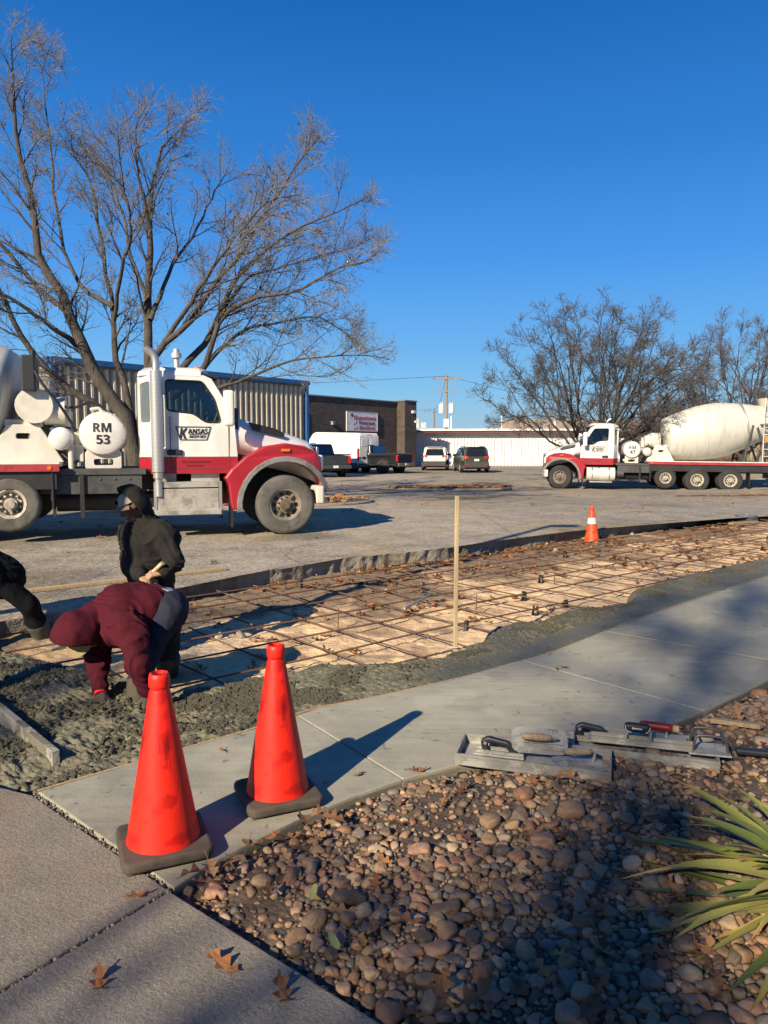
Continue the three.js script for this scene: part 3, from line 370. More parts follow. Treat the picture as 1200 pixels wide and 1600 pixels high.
{ // long white building, parallel to the picture
  const o = thing('white_shed', 'long low white ribbed metal building with a dark red eave', 'building'); const L = wallFrame(o, 1.9, 67, 21.4, 65.6), H = 3.1;
  const mw = mat([.70, .715, .73], .6, { map: tWorn });
  part('wall', [box(L, H, .14, L / 2, H / 2, -.07), box(.14, H, 12, .07, H / 2, -6.2), box(.14, H, 12, L - .07, H / 2, -6.2)], mw, o);
  const rb = []; for (let x = .2; x < L; x += .3) rb.push(box(.07, H - .3, .09, x, H / 2 - .1, .045)); part('ribs', rb, mw, o);
  part('eave', [box(L + .6, .26, .06, L / 2, H + .02, .82), box(.06, .26, .9, -.3, H + .02, .4)], mat([.34, .03, .045], .5, { map: tWorn }), o);
  part('soffit', [box(L + .5, .04, .78, L / 2, H - .08, .4)], mat([.6, .6, .58], .6), o);
  part('roof', [box(L + .6, .12, 14, L / 2, H + .33, -6, .035)], mat([.86, .85, .82], .6, { map: tWorn }), o);
  part('roof_unit', [rbox(1.0, .9, 1, .03, .7, H + .85, -4), box(.5, .55, .5, 1.6, H + .65, -4)], mat([.5, .5, .5], .6, { map: tGrime }), o);
  { const mv = mat([.6, .6, .6], .5); part('roof_ventilator', [cyl(.1, .7, 13.6, H + .7, -1.5), sph(.22, 13.6, H + 1.1, -1.5)], mv, o); part('vent_pipe', [box(.1, 1.3, .1, 8.9, H + .9, -3)], mv, o); part('vent_pipe', [box(.1, 1.2, .1, 4.2, H + .9, -3)], mv, o); }
}
{ // brown roofed buildings behind the white one
  const o = thing('gabled_house', 'tan wide gabled roof showing above the white building behind the right bare tree', 'building', [26.5, 0, -78]);
  part('wall', [box(26, 3.4, 10, 0, 1.7, 0)], mat([.55, .46, .34], .9, { map: tWorn }), o);
  part('roof', [extr([[-5.8, 3.3], [5.8, 3.3], [0, 4.55]], 28, 0).rotateY(Math.PI / 2).translate(-14, 0, 0)], mat([.44, .33, .24], .9, { map: tGrime }), o);
  const o2 = thing('yellow_house', 'pale yellow house wall with a window beyond the far mixer truck', 'house', [33, -.1, -52]);
  part('wall', [box(12, 2.9, 8, 0, 1.45, 0)], mat([.66, .55, .33], .8, { map: tWorn }), o2);
  part('roof', [extr([[-5, 2.9], [5, 2.9], [0, 4.6]], 13, 0).rotateY(Math.PI / 2).translate(-6.5, 0, 0)], mat([.2, .15, .12], .9, { map: tGrime }), o2);
  for (const x of [-4.3, -2, 1.5]) { const w = part('window', [box(1.2, 1.3, .1, x, 1.5, 4.0)], mat([.75, .73, .68], .5), o2); part('pane', [box(1, 1.1, .06, x, 1.5, 4.04)], mGlassDark, w); }
  const bm = thing('brown_block', 'low dark brown flat building wall behind the far mixer truck', 'building', [27.5, -.1, -63]);
  part('wall', [box(12, 3.4, 6, 0, 1.7, 0)], mat([.17, .115, .085], .9, { map: tGrime }), bm);
  part('roof_edge', [box(12.3, .2, 6.3, 0, 3.5, 0)], mat([.3, .22, .16], .8, { map: tGrime }), bm);
}
// utility poles
function utilityPole(label, px, depth, top, kind) {
  const b = atD(px, 700, depth), o = thing('utility_pole', label, 'utility pole', [b.x, 0, -depth], -.1), mP = mat([.34, .26, .19], .9, { map: tWoodX });
  part('pole', [cyl(.16, top, 0, top / 2, 0, 'y', 12, .11)], mP, o);
  part('crossarm', [box(2.6, .13, .12, 0, top - .35, .14)], mP, o);
  if (kind) {
    part('crossarm', [box(2.3, .12, .12, 0, top - 1.55, .14), box(.05, 1.0, .05, -.5, top - .8, .1, 0, 0, -.7), box(.05, 1.0, .05, .5, top - .8, .1, 0, 0, .7)], mP, o);
    for (const s of [-1, 1]) part('transformer', [cyl(.26, .85, s * .48, top - 3.2, .05, 'y', 16), cyl(.05, .2, s * .48 - .1, top - 2.7, .05), cyl(.05, .2, s * .48 + .1, top - 2.7, .05)], mat([.62, .63, .63], .5, { map: tWorn }), o);
    part('meter_box', [box(.5, .8, .35, 0, top * .5 - .3, .25)], mat([.6, .58, .52], .6), o);
  }
  for (const x of [-1.2, -.6, .6, 1.2]) part('insulator', [cyl(.05, .18, x, top - .2, .14, 'y', 8), cyl(.08, .05, x, top - .17, .14, 'y', 8)], mat([.3, .25, .22], .4), o);
  return [b.x, top - .1, -depth];
}
const P1 = utilityPole('weathered wooden utility pole with two transformers behind the white building', 697, 72, 8.6, 1);
const P2 = utilityPole('smaller far wooden utility pole with one crossarm behind the white building', 678, 95, 6.6, 0);
[[P1, [-30, 8.2, -64]], [P1, [28, 6.4, -80]], [P1, P2], [P2, [-22, 7.4, -90]]].forEach(([a, b], k) => { const A = V(...a), B = V(...b), m = A.clone().lerp(B, .5); m.y -= .9; solo('power_line', [pipe([A, m, B], .018, 30, 5)], mBlackP, ['black power line running left above the brick building', 'black power line sagging right of the transformer pole', 'black power line between the two utility poles', 'low black power line running left from the far pole'][k], 'cable'); });
// ---------- bare trees ----------
class Tubes {
  constructor() { this.p = []; this.n = []; this.i = []; this.k = 0; }
  add(pts, rad, sides) {
    let prev = null; const base = this.k, up = V(.31, .2, .93), t = V(0, 0, 0), a = V(0, 0, 0), b = V(0, 0, 0);
    for (let i = 0; i < pts.length; i++) {
      t.copy(pts[Math.min(i + 1, pts.length - 1)]).sub(pts[Math.max(0, i - 1)]).normalize();
      if (!prev) { a.crossVectors(t, up).normalize(); prev = V(0, 0, 0); } else { a.copy(prev).addScaledVector(t, -prev.dot(t)).normalize(); }
      prev.copy(a); b.crossVectors(t, a);
      for (let s = 0; s < sides; s++) { const q = s / sides * 6.2832, c = Math.cos(q), e = Math.sin(q), nx = a.x * c + b.x * e, ny = a.y * c + b.y * e, nz = a.z * c + b.z * e; this.p.push(pts[i].x + nx * rad[i], pts[i].y + ny * rad[i], pts[i].z + nz * rad[i]); this.n.push(nx, ny, nz); this.k++; }
    }
    for (let i = 0; i < pts.length - 1; i++) for (let s = 0; s < sides; s++) { const A = base + i * sides + s, B = base + i * sides + (s + 1) % sides; this.i.push(A, B, A + sides, B, B + sides, A + sides); }
  }
  geo() { const g = new THREE.BufferGeometry(); g.setAttribute('position', new THREE.Float32BufferAttribute(this.p, 3)); g.setAttribute('normal', new THREE.Float32BufferAttribute(this.n, 3)); g.setIndex(this.i); return g; }
}
const tBark = tex(512, 1, (u, v) => { const a = fbm(u * 34, v * 7, 5, 501, 0, .6), b = pn(u, v, 5, 4, 502), k = .62 + .75 * (a - .5) + .3 * (b - .5); return [k, k * .97, k * .93]; });
const bBark = tex(512, 1, (u, v) => fbm(u * 34, v * 7, 5, 501, 0, .6), true);
const barkMat = c => mat(c, .95, { map: tBark, bumpMap: bBark, bumpScale: .02 });
function smooth(P, n) { const c = new THREE.CatmullRomCurve3(P); const o = []; for (let i = 0; i <= n; i++) o.push(c.getPoint(i / n)); return o; }
function makeTree(o, limbs, opt, seed) {
  // limbs: [{pts, r0, r1}] ; opt: child counts, lengths, lift
  const r = rng(seed), T = new Tubes(), B = new Tubes(), W = new Tubes(), buds = [];
  const { nb = 14, bl = 2.2, nt = 9, tl = .8, lift = .35, from = .22, twr = .006, sub = 5, spread = .8, ctr = null } = opt;
  const wander = (p0, d0, L, r0, r1, n, wob, lf) => { const pts = [p0.clone()], rad = [r0], d = d0.clone().normalize(), p = p0.clone(); for (let i = 1; i <= n; i++) { d.x += (r() - .5) * wob; d.y += (r() - .5) * wob + lf / n; d.z += (r() - .5) * wob; d.normalize(); p.addScaledVector(d, L / n); pts.push(p.clone()); rad.push(mix(r0, r1, i / n)); } return [pts, rad]; };
  const side = t => { const a = V(r() - .5, r() - .5, r() - .5); a.addScaledVector(t, -a.dot(t)).normalize(); return a; };
  const twig = (p, d, L, r0) => { const [P, R] = wander(p, d, L, r0, twr * .45, 3, .5, lift * .6); W.add(P, R, 3); if (r() < opt.bud) buds.push(P[1 + (r() * 3 | 0)].clone()); return P; };
  const branch = (p, d, L, r0) => {
    const n = 5, [P, R] = wander(p, d, L, r0, twr, n, .42, lift); B.add(P, R, r0 > .025 ? 5 : 4);
    for (let k = 0; k < nt; k++) { const t = .15 + .85 * (k + r()) / nt, i = Math.min(n - 1, t * n | 0), q = P[i].clone().lerp(P[i + 1], t * n - i), td = P[i + 1].clone().sub(P[i]).normalize(), dd = td.clone().multiplyScalar(.9).addScaledVector(side(td), spread); const l = tl * (.5 + r() * .8) * (1.15 - .5 * t); const Q = twig(q, dd, l, Math.max(twr, r0 * .32)); for (let m = 0; m < sub; m++) { const j = 1 + (r() * 2 | 0), e = Q[j + 1].clone().sub(Q[j]).normalize(); twig(Q[j], e.clone().addScaledVector(side(e), spread), l * (.3 + r() * .35), twr * .8); } }
    return P;
  };
  for (const l of limbs) {
    const n = 16, P = smooth(l.pts, n), R = P.map((_, i) => mix(l.r0, l.r1, Math.pow(i / n, .8))); P.forEach((p, i) => { if (i) p.add(V((r() - .5), (r() - .5) * .6, (r() - .5)).multiplyScalar(.07 * (l.w ?? 1))); });
    T.add(P, R, l.r0 > .1 ? 10 : 7);
    const count = l.nb ?? nb;
    for (let k = 0; k < count; k++) { const t = from + (1 - from) * (k + r()) / count, i = Math.min(n - 1, t * n | 0), q = P[i].clone().lerp(P[i + 1], t * n - i), td = P[i + 1].clone().sub(P[i]).normalize(), s = side(td); if (ctr) { const out = q.clone().sub(ctr); out.y *= .5; out.normalize(); s.addScaledVector(out, .5).normalize(); } const d = td.clone().multiplyScalar(.75).addScaledVector(s, spread); const L = bl * (.45 + .75 * r()) * (1.1 - .55 * t); const bp = branch(q, d, L, Math.min(.04, Math.max(.012, R[i] * .4))); if (r() < .7) { const j = 2 + (r() * 2 | 0), e = bp[j].clone().sub(bp[j - 1]).normalize(); branch(bp[j], e.clone().addScaledVector(side(e), .8), L * .6, .012); } }
    branch(P[n], P[n].clone().sub(P[n - 1]).normalize(), bl * .35, l.r1);
  }
  const m = barkMat(opt.color);
  part('trunk', T.geo(), m, o); const cr = part('crown', B.geo(), m, o); part('twigs', W.geo(), mat(opt.twig, .9), cr);
  if (buds.length && opt.bud) { const pos = [], idx = []; for (const b of buds) { const k = pos.length / 3, s = opt.budSize * (.5 + r()), a = V(r() - .5, r() - .5, r() - .5).normalize().multiplyScalar(s), c = V(r() - .5, r() - .5, r() - .5).normalize().multiplyScalar(s * .6); for (const [e, f] of [[1, 0], [0, 1], [-1, 0], [0, -1]]) pos.push(b.x + a.x * e + c.x * f, b.y - s * .5 + a.y * e + c.y * f, b.z + a.z * e + c.z * f); idx.push(k, k + 1, k + 2, k, k + 2, k + 3); } part('dry_leaves', bg(pos, idx), opt.budMat ?? mat([.20, .115, .07], .95), cr); }
  console.log(o.name, 'tris', (T.i.length + B.i.length + W.i.length) / 3 | 0);
}
{ // left tree, main limbs read off the photograph, each with its own depth
  const D0 = 19.5, base = V(atD(212, 700, D0).x, 0, -D0), o = thing('bare_tree', 'large bare multi-stem tree towering behind the near mixer truck', 'tree', [base.x, 0, base.z]);
  const L = [
    [[[214, 736], [200, 660], [155, 600], [124, 527], [93, 455], [62, 403], [52, 310], [26, 232], [23, 145], [15, 62]], -.6, .30, .02, 22],
    [[[205, 680], [150, 635], [88, 594], [31, 522], [0, 455], [-70, 380], [-110, 300]], -1.6, .17, .025, 14],
    [[[130, 545], [83, 512], [31, 475], [-40, 440], [-120, 420]], -2.2, .11, .02, 10],
    [[[110, 490], [60, 450], [0, 380], [-50, 300], [-80, 200]], 1.2, .12, .02, 12],
    [[[216, 690], [196, 610], [178, 548], [178, 496], [165, 424], [150, 331], [140, 279], [98, 227]], .9, .15, .02, 15],
    [[[178, 480], [120, 440], [92, 350], [80, 250], [70, 160], [62, 90]], 2.2, .09, .015, 13],
    [[[218, 736], [222, 650], [230, 579], [232, 465], [235, 393], [233, 331], [243, 279], [253, 232], [289, 196]], .3, .22, .02, 13],
    [[[233, 350], [222, 300], [214, 250], [212, 200]], -.8, .08, .02, 6],
    [[[232, 470], [205, 400], [190, 330], [172, 280], [150, 250]], 1.6, .08, .018, 9],
    [[[222, 640], [248, 548], [289, 512], [331, 450], [372, 403], [413, 336], [455, 274], [481, 225]], -1.2, .14, .018, 17],
    [[[235, 500], [262, 430], [300, 370], [330, 310], [352, 270]], 2.0, .09, .016, 11],
    [[[226, 660], [280, 580], [331, 522], [362, 444], [403, 403], [439, 372], [491, 346], [555, 318]], .8, .15, .016, 17],
    [[[270, 620], [320, 574], [346, 496], [403, 465], [465, 455], [517, 424], [572, 410]], -1.8, .13, .014, 16],
    [[[300, 600], [345, 545], [385, 515], [424, 506], [496, 496], [553, 530]], 1.9, .10, .014, 14],
    [[[300, 625], [345, 605], [395, 588], [450, 566], [505, 558], [568, 556]], -.6, .09, .014, 13],
    [[[331, 522], [380, 440], [430, 420], [500, 400], [560, 385]], 2.6, .07, .014, 12],
    [[[250, 545], [300, 470], [345, 400], [385, 350], [420, 310]], -2.6, .09, .015, 13],
    [[[178, 500], [190, 420], [205, 360], [195, 300], [185, 240]], -2.4, .08, .015, 10],
  ].map(([P, dz, r0, r1, nb]) => ({ pts: P.map(([x, y], i) => atD(x, y, D0 + dz * Math.pow(i / (P.length - 1), .8)).sub(base)), r0: r0 * .76, r1: r1 * .8, nb }));
  L[0].pts[0].y = -.1; L[6].pts[0].y = -.1;
  makeTree(o, L, { bl: 1.9, nt: 12, tl: .6, lift: .3, from: .2, twr: .0062, sub: 3, spread: .85, bud: .08, budSize: .03, color: [.125, .108, .092], twig: [.20, .185, .17], ctr: V(0, 3, 0) }, 41);
}
function domeTree(label, px, depth, H, RX, seed, opt) {
  const b = atD(px, 700, depth), y0 = lotY(b.x, depth), o = thing('bare_tree', label, 'tree', [b.x, y0, -depth], 0), r = rng(seed), L = [];
  const n = opt.n ?? 20; L.push({ pts: [V(0, -.1, 0), V(.05, .5, 0), V(0, 1.1, .05), V(.1, 2.2, 0)], r0: .32, r1: .16, nb: 0 });
  const tipAt = (az, lean, q) => V(Math.sin(lean) * Math.cos(az) * RX, mix(1.2, H, Math.pow(Math.max(0, Math.cos(lean)), .62)), Math.sin(lean) * Math.sin(az) * RX).multiplyScalar(q);
  for (let k = 0; k < n; k++) {
    const az = k * 2.4 + r(), f = Math.sqrt((k + .5) / n), lean = f * 1.42, tip = tipAt(az, lean, .88 + .1 * r()), s0 = V((r() - .5) * .2, .9 + r() * 1.2, (r() - .5) * .2);
    const m1 = tip.clone().multiplyScalar(.33); m1.y = mix(m1.y, 2.2, .4) + .25; const m2 = tip.clone().multiplyScalar(.68); m2.y += .25 + (r() - .5) * .6; m2.x += (r() - .5) * .7; m2.z += (r() - .5) * .7;
    L.push({ pts: [s0, m1, m2, tip], r0: .105 - .03 * r(), r1: .016, nb: 7, w: 1.8 });
    for (const q of [-1, 1]) { const t2 = tipAt(az + q * (.35 + r() * .5), clamp(lean + (r() - .5) * .6, .05, 1.45), .84 + .14 * r()), a = m1.clone().lerp(m2, .15 + r() * .6), c = a.clone().lerp(t2, .5).add(V((r() - .5) * .6, .2 + r() * .3, (r() - .5) * .6)); L.push({ pts: [a, c, t2], r0: .045, r1: .013, nb: opt.nb ?? 6, w: 1.4 }); }
  }
  makeTree(o, L, { bl: 1.6, nt: 8, tl: .62, lift: .22, from: .15, twr: .0105, sub: 3, spread: 1.0, bud: .04, budSize: .035, color: [.085, .074, .064], twig: [.10, .09, .08], ctr: V(0, 2.5, 0), ...opt }, seed + 1);
}
domeTree('wide dome-shaped bare tree behind the cab of the far mixer truck', 925, 39, 9.8, 6.5, 51, {});
domeTree('bare reddish-brown tree behind the drum of the far mixer truck', 1158, 47, 9.9, 6.4, 61, { n: 15, color: [.115, .096, .088], twig: [.13, .11, .105], lift: .55 });
domeTree('low spreading bare tree between the other two right trees', 1062, 50, 5.4, 3.6, 71, { n: 10, color: [.13, .105, .092], twig: [.15, .12, .11], nb: 5 });
// ---------- mixer trucks: local x forward, y up, z to the truck's right; origin under the front axle ----------
const mRimF = mat([.24, .21, .175], .7, { map: tGrime });
function wheelPart(parent, x, y, z, s, R, W, steer = 0, front = false, tyreM = mTyre) {   // s = +1 right side, -1 left side
  const w = new THREE.Group(); w.name = 'wheel'; w.position.set(x, y, z); w.rotation.y = steer + (s < 0 ? Math.PI : 0); parent.add(w);
  const rr = R * .54, h = W / 2;
  const g = lathe([[rr * .98, -h * .8], [rr * 1.04, -h * .97], [R * .74, -h], [R * .9, -h * .96], [R * .97, -h * .8], [R, -h * .6], [R, -h * .22], [R - .012, -h * .2], [R - .012, -h * .12], [R, -h * .1], [R, h * .1], [R - .012, h * .12], [R - .012, h * .2], [R, h * .22], [R, h * .6], [R * .97, h * .8], [R * .9, h * .96], [R * .84, h * .985], [R * .83, h * .97], [R * .74, h], [rr * 1.04, h * .97], [rr * .98, h * .8]], 'z', 48);
  part('tyre', [g], tyreM, w);
  const dish = front ? [[.02, h * .55], [.13, h * .55], [.15, h * .42], [rr * .62, h * .30], [rr * .82, h * .35], [rr * .9, h * .75], [rr * 1.0, h * .9], [rr * 1.0, h * .7], [rr * .92, -h * .8]] : [[.02, h * .1], [.15, h * .1], [.2, h * .18], [rr * .7, h * .34], [rr * .8, h * .6], [rr * .92, h * .82], [rr * 1.0, h * .92], [rr * 1.0, h * .7], [rr * .92, -h * .8]];
  part('rim', [lathe(dish, 'z', 40)], front ? mRimF : mRim, w);
  for (let k = 0; k < 10; k++) { const a = k * .6283, hr = rr * .73; part('rim_hole', [cyl(.042, .02, Math.cos(a) * hr, Math.sin(a) * hr, h * (front ? .32 : .44), 'z', 10)], mBlackP, w); }
  const hub = [cyl(.105, .1, 0, 0, h * .55, 'z', 20), cyl(.07, .06, 0, 0, h * .55 + .07, 'z', 16)]; part('hub', hub, front ? mHub : mRim, w);
  const nuts = []; for (let k = 0; k < 10; k++) { const a = k * .6283 + .3; nuts.push(cyl(.022, .07, Math.cos(a) * .155, Math.sin(a) * .155, h * (front ? .5 : .3), 'z', 6)); } stuff(part('lug_nuts', nuts, front ? mHub : mRim, w));
  return w;
}
function mixerTruck(label, pos, turn, no, steer, lifted) {
  const o = thing('mixer_truck', label, 'truck', pos, turn);
  // --- wheels
  for (const s of [1, -1]) {
    wheelPart(o, 0, .55, s * 1.03, s, .55, .40, steer, true, no === '53' ? mTyre : mTyreDark);
    wheelPart(o, -4.6, .47 + lifted, s * 1.06, s, .465, .28, 0, false, no === '53' ? mTyre : mTyreDark);
    for (const x of [-5.95, -7.35]) { wheelPart(o, x, .525, s * 1.07, s, .525, .28, 0, false, mTyreDark); part('inner_wheel', [lathe([[.29, -.13], [.4, -.14], [.5, -.12], [.525, -.08], [.525, .08], [.5, .12], [.4, .14], [.29, .13]], 'z', 32).translate(x, .525, s * .74)], mTyreDark, o); }
  }
  for (const [x, y] of [[0, .55], [-4.6, .47 + lifted], [-5.95, .525], [-7.35, .525]]) part('axle', [cyl(.09, 1.9, x, y, 0, 'z', 12), sph(.2, x, y, 0, 1, 1, 1, 12, 8)], mBlack, o);
  // --- chassis
  for (const s of [1, -1]) part('frame_rail', [box(10.2, .28, .09, -4.4, .98, s * .43)], mBlack, o);
  part('cross_members', [0.3, -1.4, -3, -4, -5.3, -7, -8.6].map(x => box(.12, .2, .8, x, .95, 0)), mBlack, o);
  part('engine_block', [rbox(1.5, .9, .8, .05, -.2, 1.15, 0), box(1.2, .5, .5, -1.7, .85, 0), cyl(.07, 3.6, -3.8, .72, 0, 'x', 10)], mBlack, o);
  // --- cab: side panels with window openings, chamfered rear corners, roof
  const zS = 1.03, y0 = 1.44, win = round([[-2.08, 2.8], [-1.45, 2.79], [-1.24, 2.47], [-1.14, 2.07], [-1.4, 2.06], [-1.62, 2.22], [-2.06, 2.26]], .07);
  const outline = [[-2.3, y0], [-2.3, 2.9], [-1.42, 2.9], [-1.28, 2.84], [-.9, 2.2], [-.84, y0]];
  const tumble = v => { if (v.y > 2) { v.z -= Math.sign(v.z) * (v.y - 2) * .07; } };
  const cabR = .3;
  for (const s of [1, -1]) {
    const zz = s > 0 ? zS - .05 : -zS;
    const door = part('door', [warp(extr(outline, .05, .01, [win], zz), tumble)], mWhite, o);
    part('window_pane', [warp(extr(win, .012, 0, [], s > 0 ? zS - .045 : -zS + .033), tumble)], mGlass, door);
    const rim = []; for (let i = 0; i < win.length; i++) { const a = win[i], b = win[(i + 1) % win.length]; rim.push(bar([a[0], a[1], s * (zS + .004)], [b[0], b[1], s * (zS + .004)], .016, 5)); } part('window_seal', rim.map(g => warp(g, tumble)), mBlackP, door);
    part('stripe', [extr([[-2.3, 1.14], [-2.3, y0 - .004], [-.84, y0 - .004], [-.84, 1.2], [-1.0, 1.14]], .05, .01, [], zz)], mRed, door);
    part('door_seam', [box(.012, 1.1, .008, -1.0, 1.68, s * (zS + .001)), box(.012, .95, .008, -2.02, 1.68, s * (zS + .001)), box(1.02, .01, .008, -1.51, 1.24, s * (zS + .001))], mDarkGrey, door);
    part('door_handle', [rbox(.27, .1, .05, .03, -1.95, 1.52, s * (zS + .02))], mBlackP, door);
    const riv = []; for (let k = 0; k < 14; k++) riv.push(sph(.011, -1.985, 1.62 + k * .045, s * (zS + .002), 1, 1, .6, 6, 4)); stuff(part('rivets', riv, mAlu, door));
    // lettering: trapezoid plate outline
    const T = new THREE.Group(); T.name = 'company_lettering'; T.position.set(-1.62, 1.86, s * (zS + .004)); if (s < 0) T.rotation.y = Math.PI; o.add(T);
    const q = [[-.30, .115], [.30, .115], [.23, -.115], [-.23, -.115]], out = []; for (let i = 0; i < 4; i++) { const a = q[i], b = q[(i + 1) % 4]; out.push(bar([a[0], a[1], 0], [b[0], b[1], 0], .008, 4)); }
    part('plate_outline', out, mInk, T);
    part('letters', [text('K', .19, .005, FONT_B, .15).scale(.8, 1, 1).translate(-.175, .0, 0), text('ANSAS', .085, .005, FONT_B, .1).scale(.93, 1, 1).translate(.075, .04, 0), text('READY-MIX', .043, .005, FONT_B, .2).scale(.9, 1, 1).translate(.07, -.055, 0), box(.3, .008, .005, .07, -.014, .003)], mInk, T);
    stuff(part('faded_lettering', [...Array(14).keys()].map(i => box(.022 + (i * 7 % 5) * .003, .034, .003, -.2 + i * .036, -.5 - (i % 3) * .002, .005)).concat([...Array(9).keys()].map(i => box(.022, .03, .003, -.13 + i * .034, -.57, .005))), mat([.20, .012, .02], .6), T));
    // chamfered rear corner with its window
    const a = V(-2.3, 0, s * zS), b = V(-2.53, 0, s * (zS - .36)), cl = a.distanceTo(b), ang = Math.atan2(-(b.z - a.z), b.x - a.x), cw = round([[.06, 2.05], [.06, 2.78], [cl - .06, 2.74], [cl - .06, 2.05]], .06);
    const put = g => warp(g.rotateY(ang).translate(a.x, 0, a.z), tumble);
    part('corner_panel', [put(extr([[0, y0], [0, 2.9], [cl, 2.86], [cl, y0]], .04, 0, [cw], -.02))], mWhite, o);
    part('corner_window', [put(extr(cw, .01, 0, [], -.005))], mGlassGrey, o);
    part('corner_stripe', [put(extr([[0, 1.14], [0, y0 - .004], [cl, y0 - .004], [cl, 1.14]], .04, 0, [], -.02))], mRed, o);
    // mirror
    const mi = part('mirror', [warp(rbox(.19, .64, .14, .06, -1.02, 2.3, s * 1.34), v => v)], mWhite, o); part('mirror_arm', [bar([-.95, 2.55, s * 1.0], [-.98, 2.55, s * 1.32], .018), bar([-.9, 2.15, s * 1.0], [-.98, 2.15, s * 1.32], .018), rbox(.1, .24, .12, .03, -.88, 2.2, s * 1.06)], mBlackP, mi);
    // fender with arch
    const arch = []; for (let k = 0; k <= 14; k++) { const t = mix(Math.PI * 1.04, .26, k / 14); arch.push([Math.cos(t) * .8, .55 + Math.sin(t) * .8]); }
    const fo = [...arch, [.70, 1.02], [.70, 1.3], [.6, 1.52], [.35, 1.64], [0, 1.69], [-.4, 1.63], [-.72, 1.45], [-.98, 1.22], [-1.1, 1.06], [-1.04, .95], [-.99, .5]];
    const f = part('fender', [warp(extr(fo, .62, .03, [], s > 0 ? .62 : -1.24), v => { const e = Math.max(0, v.x - .25); v.z -= Math.sign(v.z) * e * e * .55; })], mRed, o);
    const lip = [...arch]; for (let k = 14; k >= 0; k--) { const t = mix(Math.PI * 1.04, .26, k / 14); lip.push([Math.cos(t) * .9, .55 + Math.sin(t) * .9]); }
    part('fender_lip', [warp(extr(lip, .07, .015, [], s > 0 ? 1.2 : -1.27), v => { const e = Math.max(0, v.x - .25); v.z -= Math.sign(v.z) * e * e * .55; })], mat([.20, .20, .20], .8, { map: tGrime }), f);
    part('headlight', [rbox(.1, .3, .32, .04, .66, 1.32, s * .84, 0, s * .5)], mLens, o); part('turn_signal', [rbox(.1, .2, .1, .03, .58, 1.3, s * 1.06, 0, s * .7)], mAmber, o);
    part('fender_badge', [rbox(.16, .05, .02, .008, .0, 1.56, s * 1.245)], mAmber, f);
    part('mud_flap', [box(.03, .5, .5, -.98, .42, s * .98)], mBlackP, o);
  }
  part('cab_back', [box(.05, 2.85 - y0, 1.36, -2.53, (2.85 + y0) / 2, 0)], mWhite, o);
  part('back_window', [rbox(.03, .5, .9, .01, -2.555, 2.4, 0)], mGlassGrey, o);
  part('cab_back_stripe', [box(.05, .3, 1.36, -2.53, 1.29, 0)], mRed, o);
  { const ring = (x0, x1, z, ch, y) => [[x1, y, -z * .75], [x1 + .07, y, 0], [x1, y, z * .75], [x1 - .15, y, z], [x0 + ch, y, z], [x0, y, z - ch], [x0, y, -z + ch], [x0 + ch, y, -z], [x1 - .15, y, -z]]; part('roof', [crease(loft([ring(-2.55, -1.32, .975, .25, 2.88), ring(-2.53, -1.32, .965, .25, 2.95), ring(-2.42, -1.36, .88, .25, 3.03), ring(-2.2, -1.5, .6, .3, 3.06)].map(s => s.slice())), .7)], mWhite, o); }
  for (const z of [-.6, -.3, 0, .3, .6]) part('marker_light', [sph(.04, -1.5, 3.06, z, 1.6, .8, 1, 8, 6)], mAmber, o);
  part('sun_visor', [warp(box(.3, .03, 1.9, -1.22, 2.9, 0, 0, 0, -.25), v => { v.x -= v.z * v.z * .1; })], mBlackP, o);
  part('windshield', [loft([[[-1.36, 2.88, -.9], [-1.27, 2.88, -.4], [-1.26, 2.88, 0], [-1.27, 2.88, .4], [-1.36, 2.88, .9]], [[-.93, 2.2, -.98], [-.82, 2.2, -.45], [-.8, 2.2, 0], [-.82, 2.2, .45], [-.93, 2.2, .98]]], false, false)], mGlass, o);
  part('cowl_side', [box(.3, .5, 1.9, -.75, 1.28, 0)], mBlack, o);
  part('cab_floor', [box(1.75, .06, 1.95, -1.72, 1.2, 0), box(.08, 1.0, 1.9, -.86, 1.7, 0)], mBlack, o);
  part('dashboard', [rbox(.42, .45, 1.85, .08, -1.02, 2.0, 0)], mBlack, o);
  for (const z of [-.5, .5]) part('seat', [rbox(.5, .16, .5, .06, -1.95, 1.62, z), rbox(.16, .85, .48, .06, -2.22, 2.05, z), rbox(.12, .22, .28, .05, -2.25, 2.58, z)], mDarkGrey, o);
  part('steering_wheel', [tor(.22, .018, 'x', 0, 0, 0).rotateZ(-.6).translate(-1.38, 2.08, -.5), bar([-1.38, 2.08, -.5], [-1.15, 1.9, -.5], .03)], mBlackP, o);
  if (no === '53') part('grab_handle', [pipe([[-1.24, 2.08, .93], [-1.2, 2.2, .94], [-1.14, 2.32, .93], [-1.13, 2.4, .92]], .016, 16, 6)], mat([.75, .6, .05], .5), o);
  // --- hood
  { const sec = (x, yt, w, yb) => [[x, yb, -w], [x, mix(yb, yt, .55), -w * .99], [x, yt - .12, -w * .93], [x, yt - .02, -w * .7], [x, yt, -w * .3], [x, yt + .01, 0], [x, yt, w * .3], [x, yt - .02, w * .7], [x, yt - .12, w * .93], [x, mix(yb, yt, .55), w * .99], [x, yb, w]];
    part('hood', [loft([sec(-.86, 2.2, .98, 1.5), sec(-.6, 2.12, .955, 1.45), sec(-.5, 2.09, .95, 1.3), sec(-.1, 1.97, .88, 1.2), sec(.3, 1.84, .8, 1.1), sec(.55, 1.75, .74, 1.0), sec(.66, 1.66, .70, .95), sec(.7, 1.5, .68, .9)], true, true)], mWhite, o);
    const hw = x => x < -.5 ? mix(.98, .95, (x + .86) / .36) : x < -.1 ? mix(.95, .88, (x + .5) / .4) : mix(.88, .8, (x + .1) / .4);
